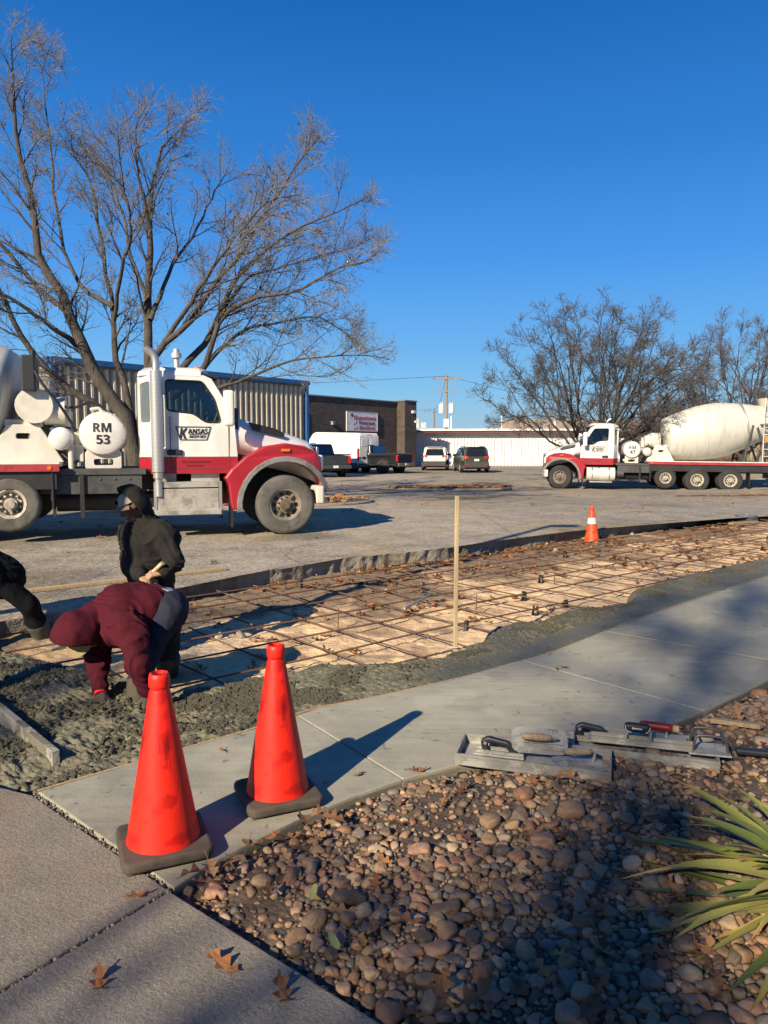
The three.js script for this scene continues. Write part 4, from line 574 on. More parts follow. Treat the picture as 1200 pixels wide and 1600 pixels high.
    for (const s of [1, -1]) part('hood_vent', [warp(extr(round([[-.64, 2.08], [-.56, 1.93], [.04, 1.8], [.06, 1.87], [-.12, 1.96]], .03), .03, .008, [], s > 0 ? 0 : -.03), v => { v.z = s * (hw(v.x) * .985) + v.z; })], mBlackP, o);
    part('grille', [rbox(.06, .85, 1.1, .02, .71, 1.15, 0)], mBlackP, o); part('grille_surround', [rbox(.05, .06, 1.25, .02, .73, 1.6, 0), rbox(.05, .9, .06, .02, .73, 1.15, .6), rbox(.05, .9, .06, .02, .73, 1.15, -.6)], mChrome, o);
    part('bumper', [warp(rbox(.16, .34, 2.36, .04, .82, .72, 0), v => { v.x -= v.z * v.z * .12; })], mCream, o); }
  // --- exhaust stack on the right
  const st = part('exhaust_shield', [cyl(.105, 1.75, -2.24, 2.06, 1.16, 'y', 28)], mPerf, o); part('tail_pipe', [cyl(.065, .5, -2.24, 1.0, 1.16)], mAlu, st); part('exhaust_pipe', [pipe([[-2.24, 2.9, 1.16], [-2.24, 3.1, 1.16], [-2.28, 3.22, 1.16], [-2.42, 3.32, 1.16]], .066, 16, 14)], mAlu, st); part('exhaust_clamp', [cyl(.09, .1, -2.24, 1.12, 1.16), bar([-2.11, 2.5, 1.2], [-2.11, 1.6, 1.2], .018), bar([-2.11, 2.5, 1.2], [-2.18, 2.52, 1.18], .018), bar([-2.11, 1.6, 1.2], [-2.18, 1.58, 1.18], .018)], mAlu, st);
  // --- right: tread plate step box; left: fuel tank
  const sb = part('step_box', [rbox(1.06, .40, .42, .015, -1.74, .68, .96)], mTread, o); part('upper_step', [rbox(1.06, .1, .3, .01, -1.74, .95, 1.02)], mTread, sb); part('lower_step', [rbox(1.14, .09, .2, .01, -1.74, .46, 1.12)], mTread, sb); part('riser', [box(.5, .14, .05, -1.42, 1.07, .9), box(.34, .14, .05, -2.1, 1.07, .9)], mTread, sb); part('bracket', [box(.05, .6, .36, -2.3, .7, 1.0), box(.05, .6, .36, -1.18, .7, 1.0)], mAlu, sb);
  const ft = part('fuel_tank', [cyl(.31, 1.25, -1.78, .72, -.9, 'x', 28)], mCream, o); part('tank_strap', [cyl(.325, .06, -1.4, .72, -.9, 'x', 28), cyl(.325, .06, -2.15, .72, -.9, 'x', 28)], mAlu, ft); part('tank_step', [rbox(1.0, .06, .3, .02, -1.78, .36, -1.05)], mAlu, ft); part('filler_cap', [cyl(.05, .1, -1.7, 1.02, -.98)], mBlackP, ft);
  part('air_tank', [cyl(.17, .3, -2.65, .75, -.92, 'x', 20)], mDarkGrey, o);
  // --- deck behind the cab
  for (const s of [1, -1]) { const sp = part('side_plate', [box(1.72, .32, .04, -3.38, .97, s * 1.0), box(1.9, .1, .14, -3.4, 1.19, s * .98)], mDarkGrey, o); const bl = []; for (let k = 0; k < 6; k++) bl.push(sph(.026, -2.72 - k * .24, 1.06, s * 1.022, 1, 1, .6, 8, 6)); stuff(part('bolts', bl, mDarkGrey, sp)); part('support_leg', [box(.07, .75, .08, -3.5, .78, s * 1.03)], mBlack, sp); part('support_leg', [box(.05, .7, .06, -3.95, .78, s * 1.0)], mBlack, sp); }
  part('deck_plate', [box(1.9, .03, 1.9, -3.4, 1.225, 0)], mDarkGrey, o);
  part('muffler', [cyl(.2, 1.3, -3.3, .68, .55, 'x', 16), cyl(.2, 1.3, -3.3, .68, -.55, 'x', 16)], mBlack, o);
  // --- water tank across the deck with its number
  const rw = .375, wx = -3.15, wy = 1.85, hl = .92; const dome = (dx, dy) => .07 * (1 - (dx * dx + dy * dy) / (rw * rw));
  const wt = part('water_tank', [lathe([[0.001, -hl - .07], [rw * .35, -hl - .061], [rw * .7, -hl - .035], [rw * .93, -hl - .008], [rw, -hl + .02], [rw, hl - .02], [rw * .93, hl + .008], [rw * .7, hl + .035], [rw * .35, hl + .061], [0.001, hl + .07]], 'z', 40).translate(wx, wy, 0)], mWhite, o);
  part('weld_rings', [tor(rw + .004, .008, 'z', wx, wy, hl - .05), tor(rw + .004, .008, 'z', wx, wy, -hl + .05)], mCream, wt);
  for (const s of [1, -1]) { const g = mergeGeometries([text('RM', .155, .002).translate(0, .105, 0), text(no, .155, .002).translate(.01, -.1, 0)]); warp(g, v => { v.z = hl + dome(v.x, v.y) + .006 + v.z; }); if (s < 0) g.rotateY(Math.PI); part('tank_number', [g.translate(wx, wy, 0)], mInk, wt); }
  for (const s of [1, -1]) part('tank_stand', [extr(round([[-.3, 1.24], [-.3, 1.52], [-.24, 1.58], [.24, 1.58], [.3, 1.52], [.3, 1.24]], .03), .06, .01, [round([[-.17, 1.29], [-.17, 1.42], [.17, 1.42], [.17, 1.29]], .05)], s * .8 - .03).translate(wx, 0, 0)], mCream, o);
  part('tank_valve', [pipe([[wx - .2, wy + .42, .7], [wx - .05, wy + .44, .7], [wx + .0, wy + .38, .7]], .03, 12, 8), cyl(.05, .1, wx, wy + .36, .7)], mCream, wt);
  // --- air reservoir, hydraulic unit, hoses
  part('air_reservoir', [cyl(.2, .7, -4.1, 1.76, .45, 'z', 24), sph(.2, -4.1, 1.76, .8, 1, 1, .6, 20, 12), sph(.2, -4.1, 1.76, .1, 1, 1, .6, 20, 12)], mWhite, o);
  part('air_reservoir', [cyl(.2, .7, -4.1, 1.76, -.45, 'z', 24), sph(.2, -4.1, 1.76, -.8, 1, 1, .6, 20, 12), sph(.2, -4.1, 1.76, -.1, 1, 1, .6, 20, 12)], mCream, o);
  part('drum_gearbox', [cyl(.34, .42, -4.55, 2.3, 0, 'x', 24), cyl(.27, .3, -4.22, 2.25, 0, 'x', 24), cyl(.3, .42, -4.5, 2.32, .62, 'z', 20), cyl(.22, .34, -4.2, 2.22, .55, 'x', 16), rbox(.3, .3, .5, .04, -4.1, 2.12, .3)], mCream, o);
  part('oil_cooler', [rbox(.22, .6, .5, .03, -4.55, 2.85, .75), cyl(.05, .1, -4.48, 3.18, .9)], mBlackP, o);
  for (const [a, b, c, d] of [[[-4.5, 3.0, .95], [-4.35, 2.7, 1.0], [-4.1, 2.35, .95], [-3.85, 1.9, .7]], [[-4.3, 2.4, .6], [-3.9, 2.3, .7], [-3.6, 2.4, .6], [-3.35, 2.25, .6]], [[-4.1, 1.5, .7], [-3.9, 1.35, .75], [-3.8, 1.4, .6], [-3.6, 1.3, .5]], [[-4.2, 2.1, -.5], [-3.95, 1.8, -.7], [-3.8, 1.5, -.8], [-3.7, 1.25, -.7]]]) part('hose', [pipe([a, b, c, d], .025, 20, 7)], mBlackP, o);
  part('pump', [rbox(.22, .3, .3, .03, -3.85, 1.5, .55), cyl(.09, .3, -3.85, 1.72, .55), cyl(.05, .5, -3.95, 1.45, .75, 'y', 10)], mCream, o);
  for (const s of [1, -1]) part('drum_pedestal', [extr(round([[-5.3, 1.35], [-4.95, 2.0], [-4.45, 2.0], [-4.06, 1.35]], .04), .12, .015, [round([[-4.83, 1.74], [-4.83, 1.87], [-4.57, 1.87], [-4.57, 1.74]], .06)], s > 0 ? .62 : -.74)], mCream, o);
  part('pedestal_top', [rbox(.6, .12, 1.3, .02, -4.7, 2.03, 0)], mCream, o);
  // --- drum
  const tilt = .19, D = new THREE.Group(); const dm = part('drum', [lathe([[.001, 0], [.45, 0], [.62, .03], [.92, .1], [1.0, .28], [1.18, 1.15], [1.25, 1.6], [1.27, 2.1], [1.25, 2.5], [1.12, 3.1], [.9, 3.9], [.62, 4.75], [.60, 4.82], [.56, 4.82], [.56, 4.4]], 'x', 64).rotateY(Math.PI).rotateZ(-tilt).translate(-4.9, 2.33, 0)], mDrum, o);
  { const p = dm.geometry; p.computeBoundingBox(); }
  for (const [rr, x] of [[1.195, 1.2], [1.258, 1.66], [1.262, 2.4], [1.09, 3.2], [.91, 3.87]]) part('weld_ring', [tor(rr, .012, 'x', -x, 0, 0, 6, 64).rotateZ(-tilt).translate(-4.9, 2.33, 0)], mDrum, dm);
  part('roller_track', [tor(1.05, .05, 'x', -3.42, 0, 0, 8, 64).rotateZ(-tilt).translate(-4.9, 2.33, 0)], mAlu, dm);
  for (const s of [1, -1]) { const g = []; for (let k = 0; k < 22; k++) { const per = k / 22 * 2.0, e = per < .55 ? [per, 0] : per < 1 ? [.55, per - .55] : per < 1.55 ? [1.55 - per, .45] : [0, 2 - per]; const ax = .42 + e[0], th = .55 + e[1] * .9, R = mix(1.0, 1.18, (ax - .28) / .87) + .008; g.push(box(.03, .012, .03, 0, 0, 0).rotateX(s * th).translate(-ax, R * Math.cos(th) , s * R * Math.sin(th))); } stuff(part('hatch_bolts', g.map(q => q.rotateZ(-tilt).translate(-4.9, 2.33, 0)), mDarkGrey, dm)); }
  // --- rear: deck, red rails, fenders, hopper, chute, ladder
  for (const s of [1, -1]) { const rl = part('side_rail', [box(5.2, .12, .06, -6.7, 1.27, s * 1.22), extr([[-9.3, 1.33], [-9.75, .98], [-9.75, .84], [-9.3, 1.21]], .06, 0, [], s * 1.22 - .03)], mRedDull, o); part('rail_edge', [box(5.2, .035, .12, -6.7, 1.35, s * 1.19)], mWhite, rl); part('side_light', [cyl(.035, .02, -4.25, 1.27, s * 1.255, 'z', 12)], mAmber, rl); part('rail_panel', [box(5.1, .3, .04, -6.7, 1.06, s * 1.17)], mBlack, o); part('mud_guard', [box(.03, .75, .3, -4.22, .95, s * 1.06), bar([-4.2, 1.25, s * 1.18], [-4.24, .72, s * 1.18], .014)], mBlackP, o); part('mud_guard', [box(.03, .8, .55, -8.4, .65, s * .98)], mBlackP, o); }
  part('rear_deck', [box(5.4, .05, 2.3, -6.8, 1.31, 0)], mCream, o);
  for (const s of [1, -1]) part('rear_post', [bar([-8.2, 1.3, s * .9], [-8.5, 3.0, s * .95], .06), bar([-9.3, 1.3, s * .9], [-8.7, 2.9, s * .9], .05)], mDarkGrey, o);
  part('charge_hopper', [loft([[[-9.9, 4.1, -.6], [-8.9, 4.2, -.7], [-8.9, 4.2, .7], [-9.9, 4.1, .6]], [[-9.7, 3.4, -.3], [-9.2, 3.4, -.3], [-9.2, 3.4, .3], [-9.7, 3.4, .3]]], true, false)], mCream, o);
  part('collector', [loft([[[-10.0, 3.2, -.55], [-9.4, 3.3, -.6], [-9.4, 3.3, .6], [-10.0, 3.2, .55]], [[-9.9, 2.2, -.25], [-9.55, 2.2, -.25], [-9.55, 2.2, .25], [-9.9, 2.2, .25]]], true, false)], mCream, o);
  part('chute', [extr([[-.22, .16], [-.2, -.05], [0, -.12], [.2, -.05], [.22, .16], [.19, .16], [.17, -.03], [0, -.09], [-.17, -.03], [-.19, .16]], 1.6, 0).rotateY(-Math.PI / 2).rotateZ(.55).translate(-9.6, 2.15, 0)], mDrum, o);
  for (const s of [-1]) { const ld = part('ladder', [bar([-9.35, 1.1, s * 1.0], [-9.35, 4.2, s * 1.0], .025), bar([-8.95, 1.1, s * 1.0], [-8.95, 4.2, s * 1.0], .025)], mCream, o); for (let k = 0; k < 9; k++) part('rung', [bar([-9.35, 1.3 + k * .32, s * 1.0], [-8.95, 1.3 + k * .32, s * 1.0], .018)], mCream, ld); part('warning_plate', [box(.3, .25, .02, -9.15, 2.4, s * 1.03)], mat([.8, .2, .03], .5), ld); part('platform', [box(.7, .04, .5, -9.15, 3.05, s * .8)], mAlu, ld); }
  part('rear_lights', [box(.05, .14, .3, -9.78, .92, .95), box(.05, .14, .3, -9.78, .92, -.95)], mTail, o); part('rear_bumper', [box(.1, .2, 2.3, -9.7, .7, 0)], mBlack, o);
  const back = ['drum', 'drum_gearbox', 'oil_cooler', 'hose', 'pump', 'air_reservoir', 'drum_pedestal', 'pedestal_top', 'side_rail', 'rail_panel', 'mud_guard', 'rear_deck', 'rear_post', 'charge_hopper', 'collector', 'chute', 'ladder', 'rear_lights', 'rear_bumper'];
  for (const c of o.children) if (back.includes(c.name)) c.position.x += .27;
  return o;
}
const TR1 = (() => { const P = onY(447, 835), a = 18 * Math.PI / 180, rx = Math.sin(a), rz = Math.cos(a); return mixerTruck('white and red concrete mixer truck marked 53 parked beside the bare multi-stem tree', [P.x - rx * 1.18, 0, P.z - rz * 1.18], a, '53', 0, .2); })();
const TR2A = 170 * Math.PI / 180, TR2P = (() => { const x = 8.16, d = 34, rx = Math.sin(TR2A), rz = Math.cos(TR2A); const X = x + rx * 1.18, Z = -d + rz * 1.18; return [X, -.29, Z]; })();
const TR2 = mixerTruck('white and red concrete mixer truck marked 47 with its whole drum showing', TR2P, TR2A, '47', -.35, .12);
TR2.rotation.z = 0.012;
// ---------- parked vehicles: local x forward, y up, z right ----------
function carWheel(o, x, z, s, R, W = .22, m = mRim) { const w = new THREE.Group(); w.name = 'wheel'; w.position.set(x, R, z); if (s < 0) w.rotation.y = Math.PI; o.add(w); part('tyre', [lathe([[R * .62, -W / 2], [R * .85, -W / 2], [R, -W * .35], [R, W * .35], [R * .85, W / 2], [R * .62, W / 2]], 'z', 28)], mTyreDark, w); const sp = [lathe([[.001, W * .3], [R * .2, W * .3], [R * .25, W * .2], [R * .62, W * .15], [R * .64, W * .5]], 'z', 24)]; for (let k = 0; k < 5; k++) sp.push(box(R * .5, .05, .03, R * .35, 0, W * .33, 0, 0, 0).rotateZ(k * 1.2566)); part('rim', sp, m, w); return w; }
// body from a side outline: walls taper above the belt and round at both ends in plan
const shapeCar = (g, W, belt, top, len, tum = .22, round2 = .18) => warp(g, v => { const t = clamp((v.y - belt) / (top - belt)); let k = 1 - tum * Math.pow(t, 1.2); const e = Math.abs(v.x) / (len / 2); k *= 1 - round2 * Math.pow(clamp((e - .72) / .28), 2); v.z *= k; });
function pane(pts, W, s) { return extr(pts, .02, 0, [], s > 0 ? W / 2 - .012 : -W / 2 - .008); }
function suv(name, label, pos, turn, body, dark) {
  const o = thing(name, label, 'car', pos, turn), W = 1.84, len = 4.6, H = 1.68, mb = mat(body, .35, { map: tWorn, clearcoat: .7, clearcoatRoughness: .1 });
  const side = round([[-2.28, .45], [-2.3, .95, .1], [-2.2, 1.08, .05], [-1.95, 1.6, .12], [-1.7, 1.67, .1], [.2, 1.66, .3], [.5, 1.55, .2], [1.15, 1.06, .15], [2.1, .9, .2], [2.3, .6, .1], [2.25, .3, .05], [-2.2, .3, .05]], .08);
  const arches = x => { const a = []; for (let k = 0; k <= 12; k++) { const t = k / 12 * Math.PI * 2; a.push([x + Math.cos(t) * .4, .36 + Math.sin(t) * .4]); } return a; };
  const SC = g => shapeCar(g, W, 1.0, H, len);
  part('body', [SC(extr(side, W, .06, [], -W / 2))], mb, o);
  part('cladding', [rbox(4.4, .22, W + .02, .06, 0, .34, 0), rbox(.12, .36, 1.6, .05, -2.26, .5, 0)], mat([.05, .05, .05], .8), o);
  for (const x of [-1.38, 1.36]) for (const s of [1, -1]) { part('wheel_arch', [cyl(.41, .06, x, .36, s * (W / 2 - .02), 'z', 24)], mBlackP, o); carWheel(o, x, s * (W / 2 - .07), s, .35); }
  const rw = part('rear_window', [loft([[[-2.235, 1.08, -.66], [-2.26, 1.08, 0], [-2.235, 1.08, .66]], [[-2.02, 1.53, -.56], [-2.045, 1.54, 0], [-2.02, 1.53, .56]]], false, false)], mGlassDark, o); part('wiper', [bar([-2.26, 1.1, .0], [-2.2, 1.2, .35], .012)], mBlackP, rw);
  for (const s of [1, -1]) { part('side_windows', [SC(pane(round([[-1.75, 1.12], [-1.6, 1.5], [.2, 1.54], [.85, 1.12]], .05), W, s))], mGlassDark, o); part('tail_light', [rbox(.16, .2, .34, .05, -2.19, .98, s * .68, 0, s * .3)], mTail, o); part('mirror', [rbox(.14, .16, .22, .05, .72, 1.12, s * 1.0)], dark ? mBlackP : mb, o); part('roof_rail', [bar([-1.6, 1.7, s * .6], [.1, 1.7, s * .6], .018)], mBlackP, o); part('reflector', [box(.04, .05, .2, -2.33, .5, s * .62)], mTail, o); }
  part('license_plate', [box(.02, .14, .31, -2.325, .82, 0)], mat([.7, .72, .72], .4), o); part('spoiler', [rbox(.28, .04, 1.1, .02, -1.95, 1.66, 0)], mb, o); part('badge', [box(.015, .05, .12, -2.31, .98, 0)], mChrome, o);
  part('windshield', [loft([[[.42, 1.6, -.62], [.46, 1.6, 0], [.42, 1.6, .62]], [[1.1, 1.1, -.74], [1.16, 1.1, 0], [1.1, 1.1, .74]]], false, false)], mGlassDark, o);
  return o;
}
{ const a = onY(684, 735.5), b = onY(741, 738.5); suv('white_crossover', 'pearl white crossover seen from behind in front of the white building', [a.x, 0, a.z - 2.2], Math.PI / 2 - .1, [.78, .74, .62], true); suv('dark_crossover', 'dark olive crossover seen from behind in front of the white building', [b.x, 0, b.z - 2.2], Math.PI / 2 + .06, [.045, .05, .032], true); }
const NOSE = Math.PI - Math.atan2(.64, .77);                     // nosed in to the brick wall
function pickup(label, px, py, turn, body, tail) {
  const o = thing('pickup_truck', label, 'pickup truck', [0, 0, 0], turn), W = 2.0, mb = mat(body, .35, { map: tWorn, clearcoat: .8, clearcoatRoughness: .08 });
  const SC = (g, b, t) => shapeCar(g, W, b, t, 5.8, .2, .1);
  part('body', [SC(extr(round([[-2.85, .55], [-2.85, 1.18, .03], [-.75, 1.2, .02], [-.7, 1.3], [1.2, 1.26, .05], [2.6, 1.16, .15], [2.85, .85, .1], [2.8, .45], [-2.7, .45]], .05), W, .05, [], -W / 2), 1.25, 2.2)], mb, o);
  part('cab', [SC(extr(round([[-.85, 1.2], [-.72, 1.82, .12], [.75, 1.86, .25], [1.5, 1.24, .05]], .05), W - .04, .05, [], -W / 2 + .02), 1.2, 2.1)], mb, o);
  part('bed_floor', [box(1.95, .02, 1.7, -1.8, 1.205, 0)], mBlackP, o); for (const s of [1, -1]) part('bed_rail', [box(2.0, .07, .1, -1.82, 1.23, s * .93)], mBlackP, o);
  part('tailgate', [rbox(.05, .52, 1.6, .02, -2.86, .92, 0)], mb, o); part('tailgate_handle', [rbox(.02, .07, .26, .01, -2.89, 1.05, 0)], mBlackP, o); part('bumper', [rbox(.16, .2, 1.96, .04, -2.9, .56, 0)], tail, o); part('license_plate', [box(.02, .13, .3, -2.99, .58, 0)], mat([.7, .72, .75], .4), o);
  part('rear_window', [loft([[[-.87, 1.28, -.7], [-.88, 1.28, 0], [-.87, 1.28, .7]], [[-.77, 1.74, -.62], [-.78, 1.74, 0], [-.77, 1.74, .62]]], false, false)], mGlassDark, o);
  for (const s of [1, -1]) { part('tail_light', [rbox(.12, .42, .16, .03, -2.83, .95, s * .9)], mTail, o); part('side_windows', [SC(pane(round([[-.62, 1.3], [-.55, 1.74], [.7, 1.78], [1.25, 1.3]], .05), W - .02, s), 1.2, 2.1)], mGlassDark, o); part('mirror', [rbox(.16, .24, .24, .05, 1.05, 1.38, s * 1.12)], mBlackP, o); for (const x of [-1.78, 1.85]) { part('wheel_arch', [cyl(.5, .05, x, .42, s * (W / 2 - .015), 'z', 24)], mBlackP, o); carWheel(o, x, s * (W / 2 - .1), s, .41, .28); } }
  part('undercarriage', [box(5.0, .2, 1.2, 0, .45, 0)], mBlackP, o);
  // place so that the rear bumper's middle stands at the pixel
  const p = onY(px, py), q = V(-2.9, 0, 0).applyAxisAngle(V(0, 1, 0), turn); o.position.set(p.x - q.x, 0, p.z - q.z); return o;
}
pickup('charcoal pickup truck with open bed parked beside the white van', 524, 746, 2.09, [.03, .034, .04], mat([.06, .06, .065], .5));
pickup('black pickup truck with a bright rear bumper between the van and brick bay', 634, 739.5, NOSE + .12, [.012, .013, .018], mChrome);
{
  const o = thing('cargo_van', 'white high-roof cargo van parked under the clinic sign', 'van', [0, 0, 0], NOSE - .05), W = 2.05, H = 2.66, mb = mat([.80, .80, .78], .35, { map: tWorn, clearcoat: .5 });
  const SC = g => shapeCar(g, W, 1.1, H, 6.0, .12, .1);
  part('body', [SC(extr(round([[-3, .45], [-3.0, 2.55, .15], [1.3, 2.66, .3], [2.0, 1.75, .15], [2.75, 1.25, .2], [3.0, .7, .1], [2.95, .4]], .06), W, .06, [], -W / 2))], mb, o);
  part('lower_trim', [box(5.8, .34, W + .02, 0, .48, 0)], mat([.09, .09, .09], .8), o); part('bumper', [rbox(.14, .26, 1.9, .05, -3.02, .5, 0)], mat([.08, .08, .08], .7), o);
  for (const s of [1, -1]) { const d = part('rear_door', [rbox(.04, 1.78, .86, .03, -3.0, 1.48, s * .445)], mb, o); part('door_window', [rbox(.02, .5, .55, .04, -3.022, 1.95, s * .42)], mb, d); part('hinge', [box(.05, .07, .12, -3.02, 1.0, s * .86)], mBlackP, d); part('tail_light', [rbox(.1, .75, .13, .03, -2.96, 1.2, s * .95)], mTail, o); part('side_window', [SC(pane(round([[.95, 1.35], [1.0, 1.95], [1.5, 1.95], [2.05, 1.4]], .05), W, s))], mGlassDark, o); part('mirror', [rbox(.16, .34, .24, .05, 1.95, 1.4, s * 1.16)], mBlackP, o); for (const x of [-1.75, 2.05]) { part('wheel_arch', [cyl(.43, .05, x, .37, s * (W / 2 - .01), 'z', 24)], mBlackP, o); carWheel(o, x, s * (W / 2 - .08), s, .36); } }
  part('door_handle', [rbox(.05, .16, .1, .02, -3.03, 1.25, .06)], mBlackP, o); part('license_plate', [box(.02, .14, .31, -3.03, .98, -.5)], mBlackP, o); part('stop_lamp', [box(.04, .05, .4, -2.98, 2.42, 0)], mTail, o);
  const p = onY(577, 739), q = V(-3.02, 0, 0).applyAxisAngle(V(0, 1, 0), NOSE - .05); o.position.set(p.x - q.x, 0, p.z - q.z);
}
// ---------- people: smooth distance fields meshed as continuous skins ----------
function surfaceNet(f, lo, hi, h) {
  const nx = Math.ceil((hi[0] - lo[0]) / h) + 1, ny = Math.ceil((hi[1] - lo[1]) / h) + 1, nz = Math.ceil((hi[2] - lo[2]) / h) + 1, F = new Float32Array(nx * ny * nz), id = (i, j, k) => (k * ny + j) * nx + i;
  for (let k = 0; k < nz; k++) for (let j = 0; j < ny; j++) for (let i = 0; i < nx; i++) F[id(i, j, k)] = f(lo[0] + i * h, lo[1] + j * h, lo[2] + k * h);
  const vi = new Int32Array(nx * ny * nz).fill(-1), pos = [], idx = [];
  const E = [[0, 1], [2, 3], [4, 5], [6, 7], [0, 2], [1, 3], [4, 6], [5, 7], [0, 4], [1, 5], [2, 6], [3, 7]], c = new Float32Array(8);
  for (let k = 0; k < nz - 1; k++) for (let j = 0; j < ny - 1; j++) for (let i = 0; i < nx - 1; i++) {
    let m = 0; for (let q = 0; q < 8; q++) { c[q] = F[id(i + (q & 1), j + (q >> 1 & 1), k + (q >> 2))]; if (c[q] < 0) m |= 1 << q; } if (m === 0 || m === 255) continue;
    let x = 0, y = 0, z = 0, n = 0; for (const [a, b] of E) { if ((c[a] < 0) === (c[b] < 0)) continue; const t = c[a] / (c[a] - c[b]); x += mix(a & 1, b & 1, t); y += mix(a >> 1 & 1, b >> 1 & 1, t); z += mix(a >> 2, b >> 2, t); n++; }
    vi[id(i, j, k)] = pos.length / 3; pos.push(lo[0] + (i + x / n) * h, lo[1] + (j + y / n) * h, lo[2] + (k + z / n) * h);
  }
  for (let k = 1; k < nz - 1; k++) for (let j = 1; j < ny - 1; j++) for (let i = 1; i < nx - 1; i++) {
    const s = F[id(i, j, k)] < 0, q = (a, b, cc, d, flip) => { if (a < 0 || b < 0 || cc < 0 || d < 0) return; flip ? idx.push(a, b, cc, a, cc, d) : idx.push(a, cc, b, a, d, cc); };
    if (s !== F[id(i + 1, j, k)] < 0) q(vi[id(i, j - 1, k - 1)], vi[id(i, j, k - 1)], vi[id(i, j, k)], vi[id(i, j - 1, k)], s);
    if (s !== F[id(i, j + 1, k)] < 0) q(vi[id(i - 1, j, k - 1)], vi[id(i - 1, j, k)], vi[id(i, j, k)], vi[id(i, j, k - 1)], s);
    if (s !== F[id(i, j, k + 1)] < 0) q(vi[id(i - 1, j - 1, k)], vi[id(i, j - 1, k)], vi[id(i, j, k)], vi[id(i - 1, j, k)], s);
  }
  return bg(pos, idx);
}
const cap = (x, y, z, b) => { const [ax, ay, az] = b.a, dx = b.d[0], dy = b.d[1], dz = b.d[2], px = x - ax, py = y - ay, pz = z - az, t = clamp((px * dx + py * dy + pz * dz) * b.il), ex = px - dx * t, ey = py - dy * t, ez = pz - dz * t; return Math.sqrt(ex * ex + ey * ey + ez * ez) - (b.ra + (b.rb - b.ra) * t); };
const B = (a, b, ra, rb = ra) => { const d = [b[0] - a[0], b[1] - a[1], b[2] - a[2]]; return { a, b, d, il: 1 / Math.max(1e-6, d[0] * d[0] + d[1] * d[1] + d[2] * d[2]), ra, rb }; };
function fieldMesh(bones, k, h, grow = 0, wr = null) {
  const lo = [9e9, 9e9, 9e9], hi = [-9e9, -9e9, -9e9]; for (const b of bones) for (let n = 0; n < 3; n++) { lo[n] = Math.min(lo[n], b.a[n] - b.ra, b.b[n] - b.rb); hi[n] = Math.max(hi[n], b.a[n] + b.ra, b.b[n] + b.rb); }
  const pad = grow + k + .03; return surfaceNet((x, y, z) => { let d = 9; for (const b of bones) { const e = cap(x, y, z, b); if (e > d + k) continue; if (d > e + k) { d = e; continue; } const q = clamp(.5 + .5 * (d - e) / k); d = d + (e - d) * q - k * q * (1 - q); } d -= grow; return wr && d < .05 && d > -.05 ? d - wr(x, y, z) : d; }, lo.map(v => v - pad), hi.map(v => v + pad), h);
}
const colour = (g, c) => { const n = g.attributes.position.count, a = new Float32Array(n * 3); for (let i = 0; i < n; i++) a.set(c, i * 3); g.setAttribute('color', new THREE.BufferAttribute(a, 3)); return g; };
const wrinkle = (s, amp, o = 0) => (x, y, z) => amp * (noise3(x * s + o, y * s * .55 + 7, z * s + 31) - .5) * 2 + amp * .6 * (noise3(x * s * 2.7, y * s * 1.3 + o, z * s * 2.7) - .5);
const fold = o => (x, y, z) => { const w = noise3(x * 6 + o, y * 6, z * 6 + o) * 6, r = Math.sin((x * 17 + y * 30 - z * 13) + w * 2.2); return .024 * (1 - Math.abs(r)) * noise3(x * 4 + o, y * 4 + 3, z * 4) + .018 * (noise3(x * 13 + o, y * 7, z * 13) - .5) + .006 * (noise3(x * 34, y * 20 + o, z * 34) - .5); };
const v3 = a => V(...a), A3 = v => [v.x, v.y, v.z], lerp3 = (a, b, t) => a.map((q, i) => mix(q, b[i], t));
function handBones(w, dir, nor, side, curl) {                    // wrist, pointing direction, back-of-hand normal, thumb side
  const d = v3(dir).normalize(), n = v3(nor).addScaledVector(d, -v3(nor).dot(d)).normalize(), s = V(0, 0, 0).crossVectors(d, n).multiplyScalar(side), o = [], W = v3(w), P = (a, b, c) => A3(W.clone().addScaledVector(d, a).addScaledVector(s, b).addScaledVector(n, c));
  for (let k = 0; k < 4; k++) { const y = .030 - k * .02; o.push(B(P(.0, y * .6, 0), P(.088, y, 0), .018, .0135)); const L = [.042, .047, .044, .034][k], c = curl * (1 + k * .06); let p = [.088, 0], a = -.15 * curl; const seg = [L, L * .62, L * .5]; let prev = P(p[0], y, p[1]); seg.forEach((l, i) => { a -= c * (i ? .75 : .55); p = [p[0] + Math.cos(a) * l, p[1] + Math.sin(a) * l]; const q = P(p[0], y * 1.06, p[1]); o.push(B(prev, q, .0105 - i * .001, .0095 - i * .001)); prev = q; }); }
  const t0 = P(.02, .028, -.006), t1 = P(.055, .056, -.016), t2 = P(.083, .062, -.016 - .014 * curl), t3 = P(.105, .058, -.02 - .028 * curl); o.push(B(t0, t1, .017, .0135), B(t1, t2, .0125, .0115), B(t2, t3, .0115, .009)); return o;
}
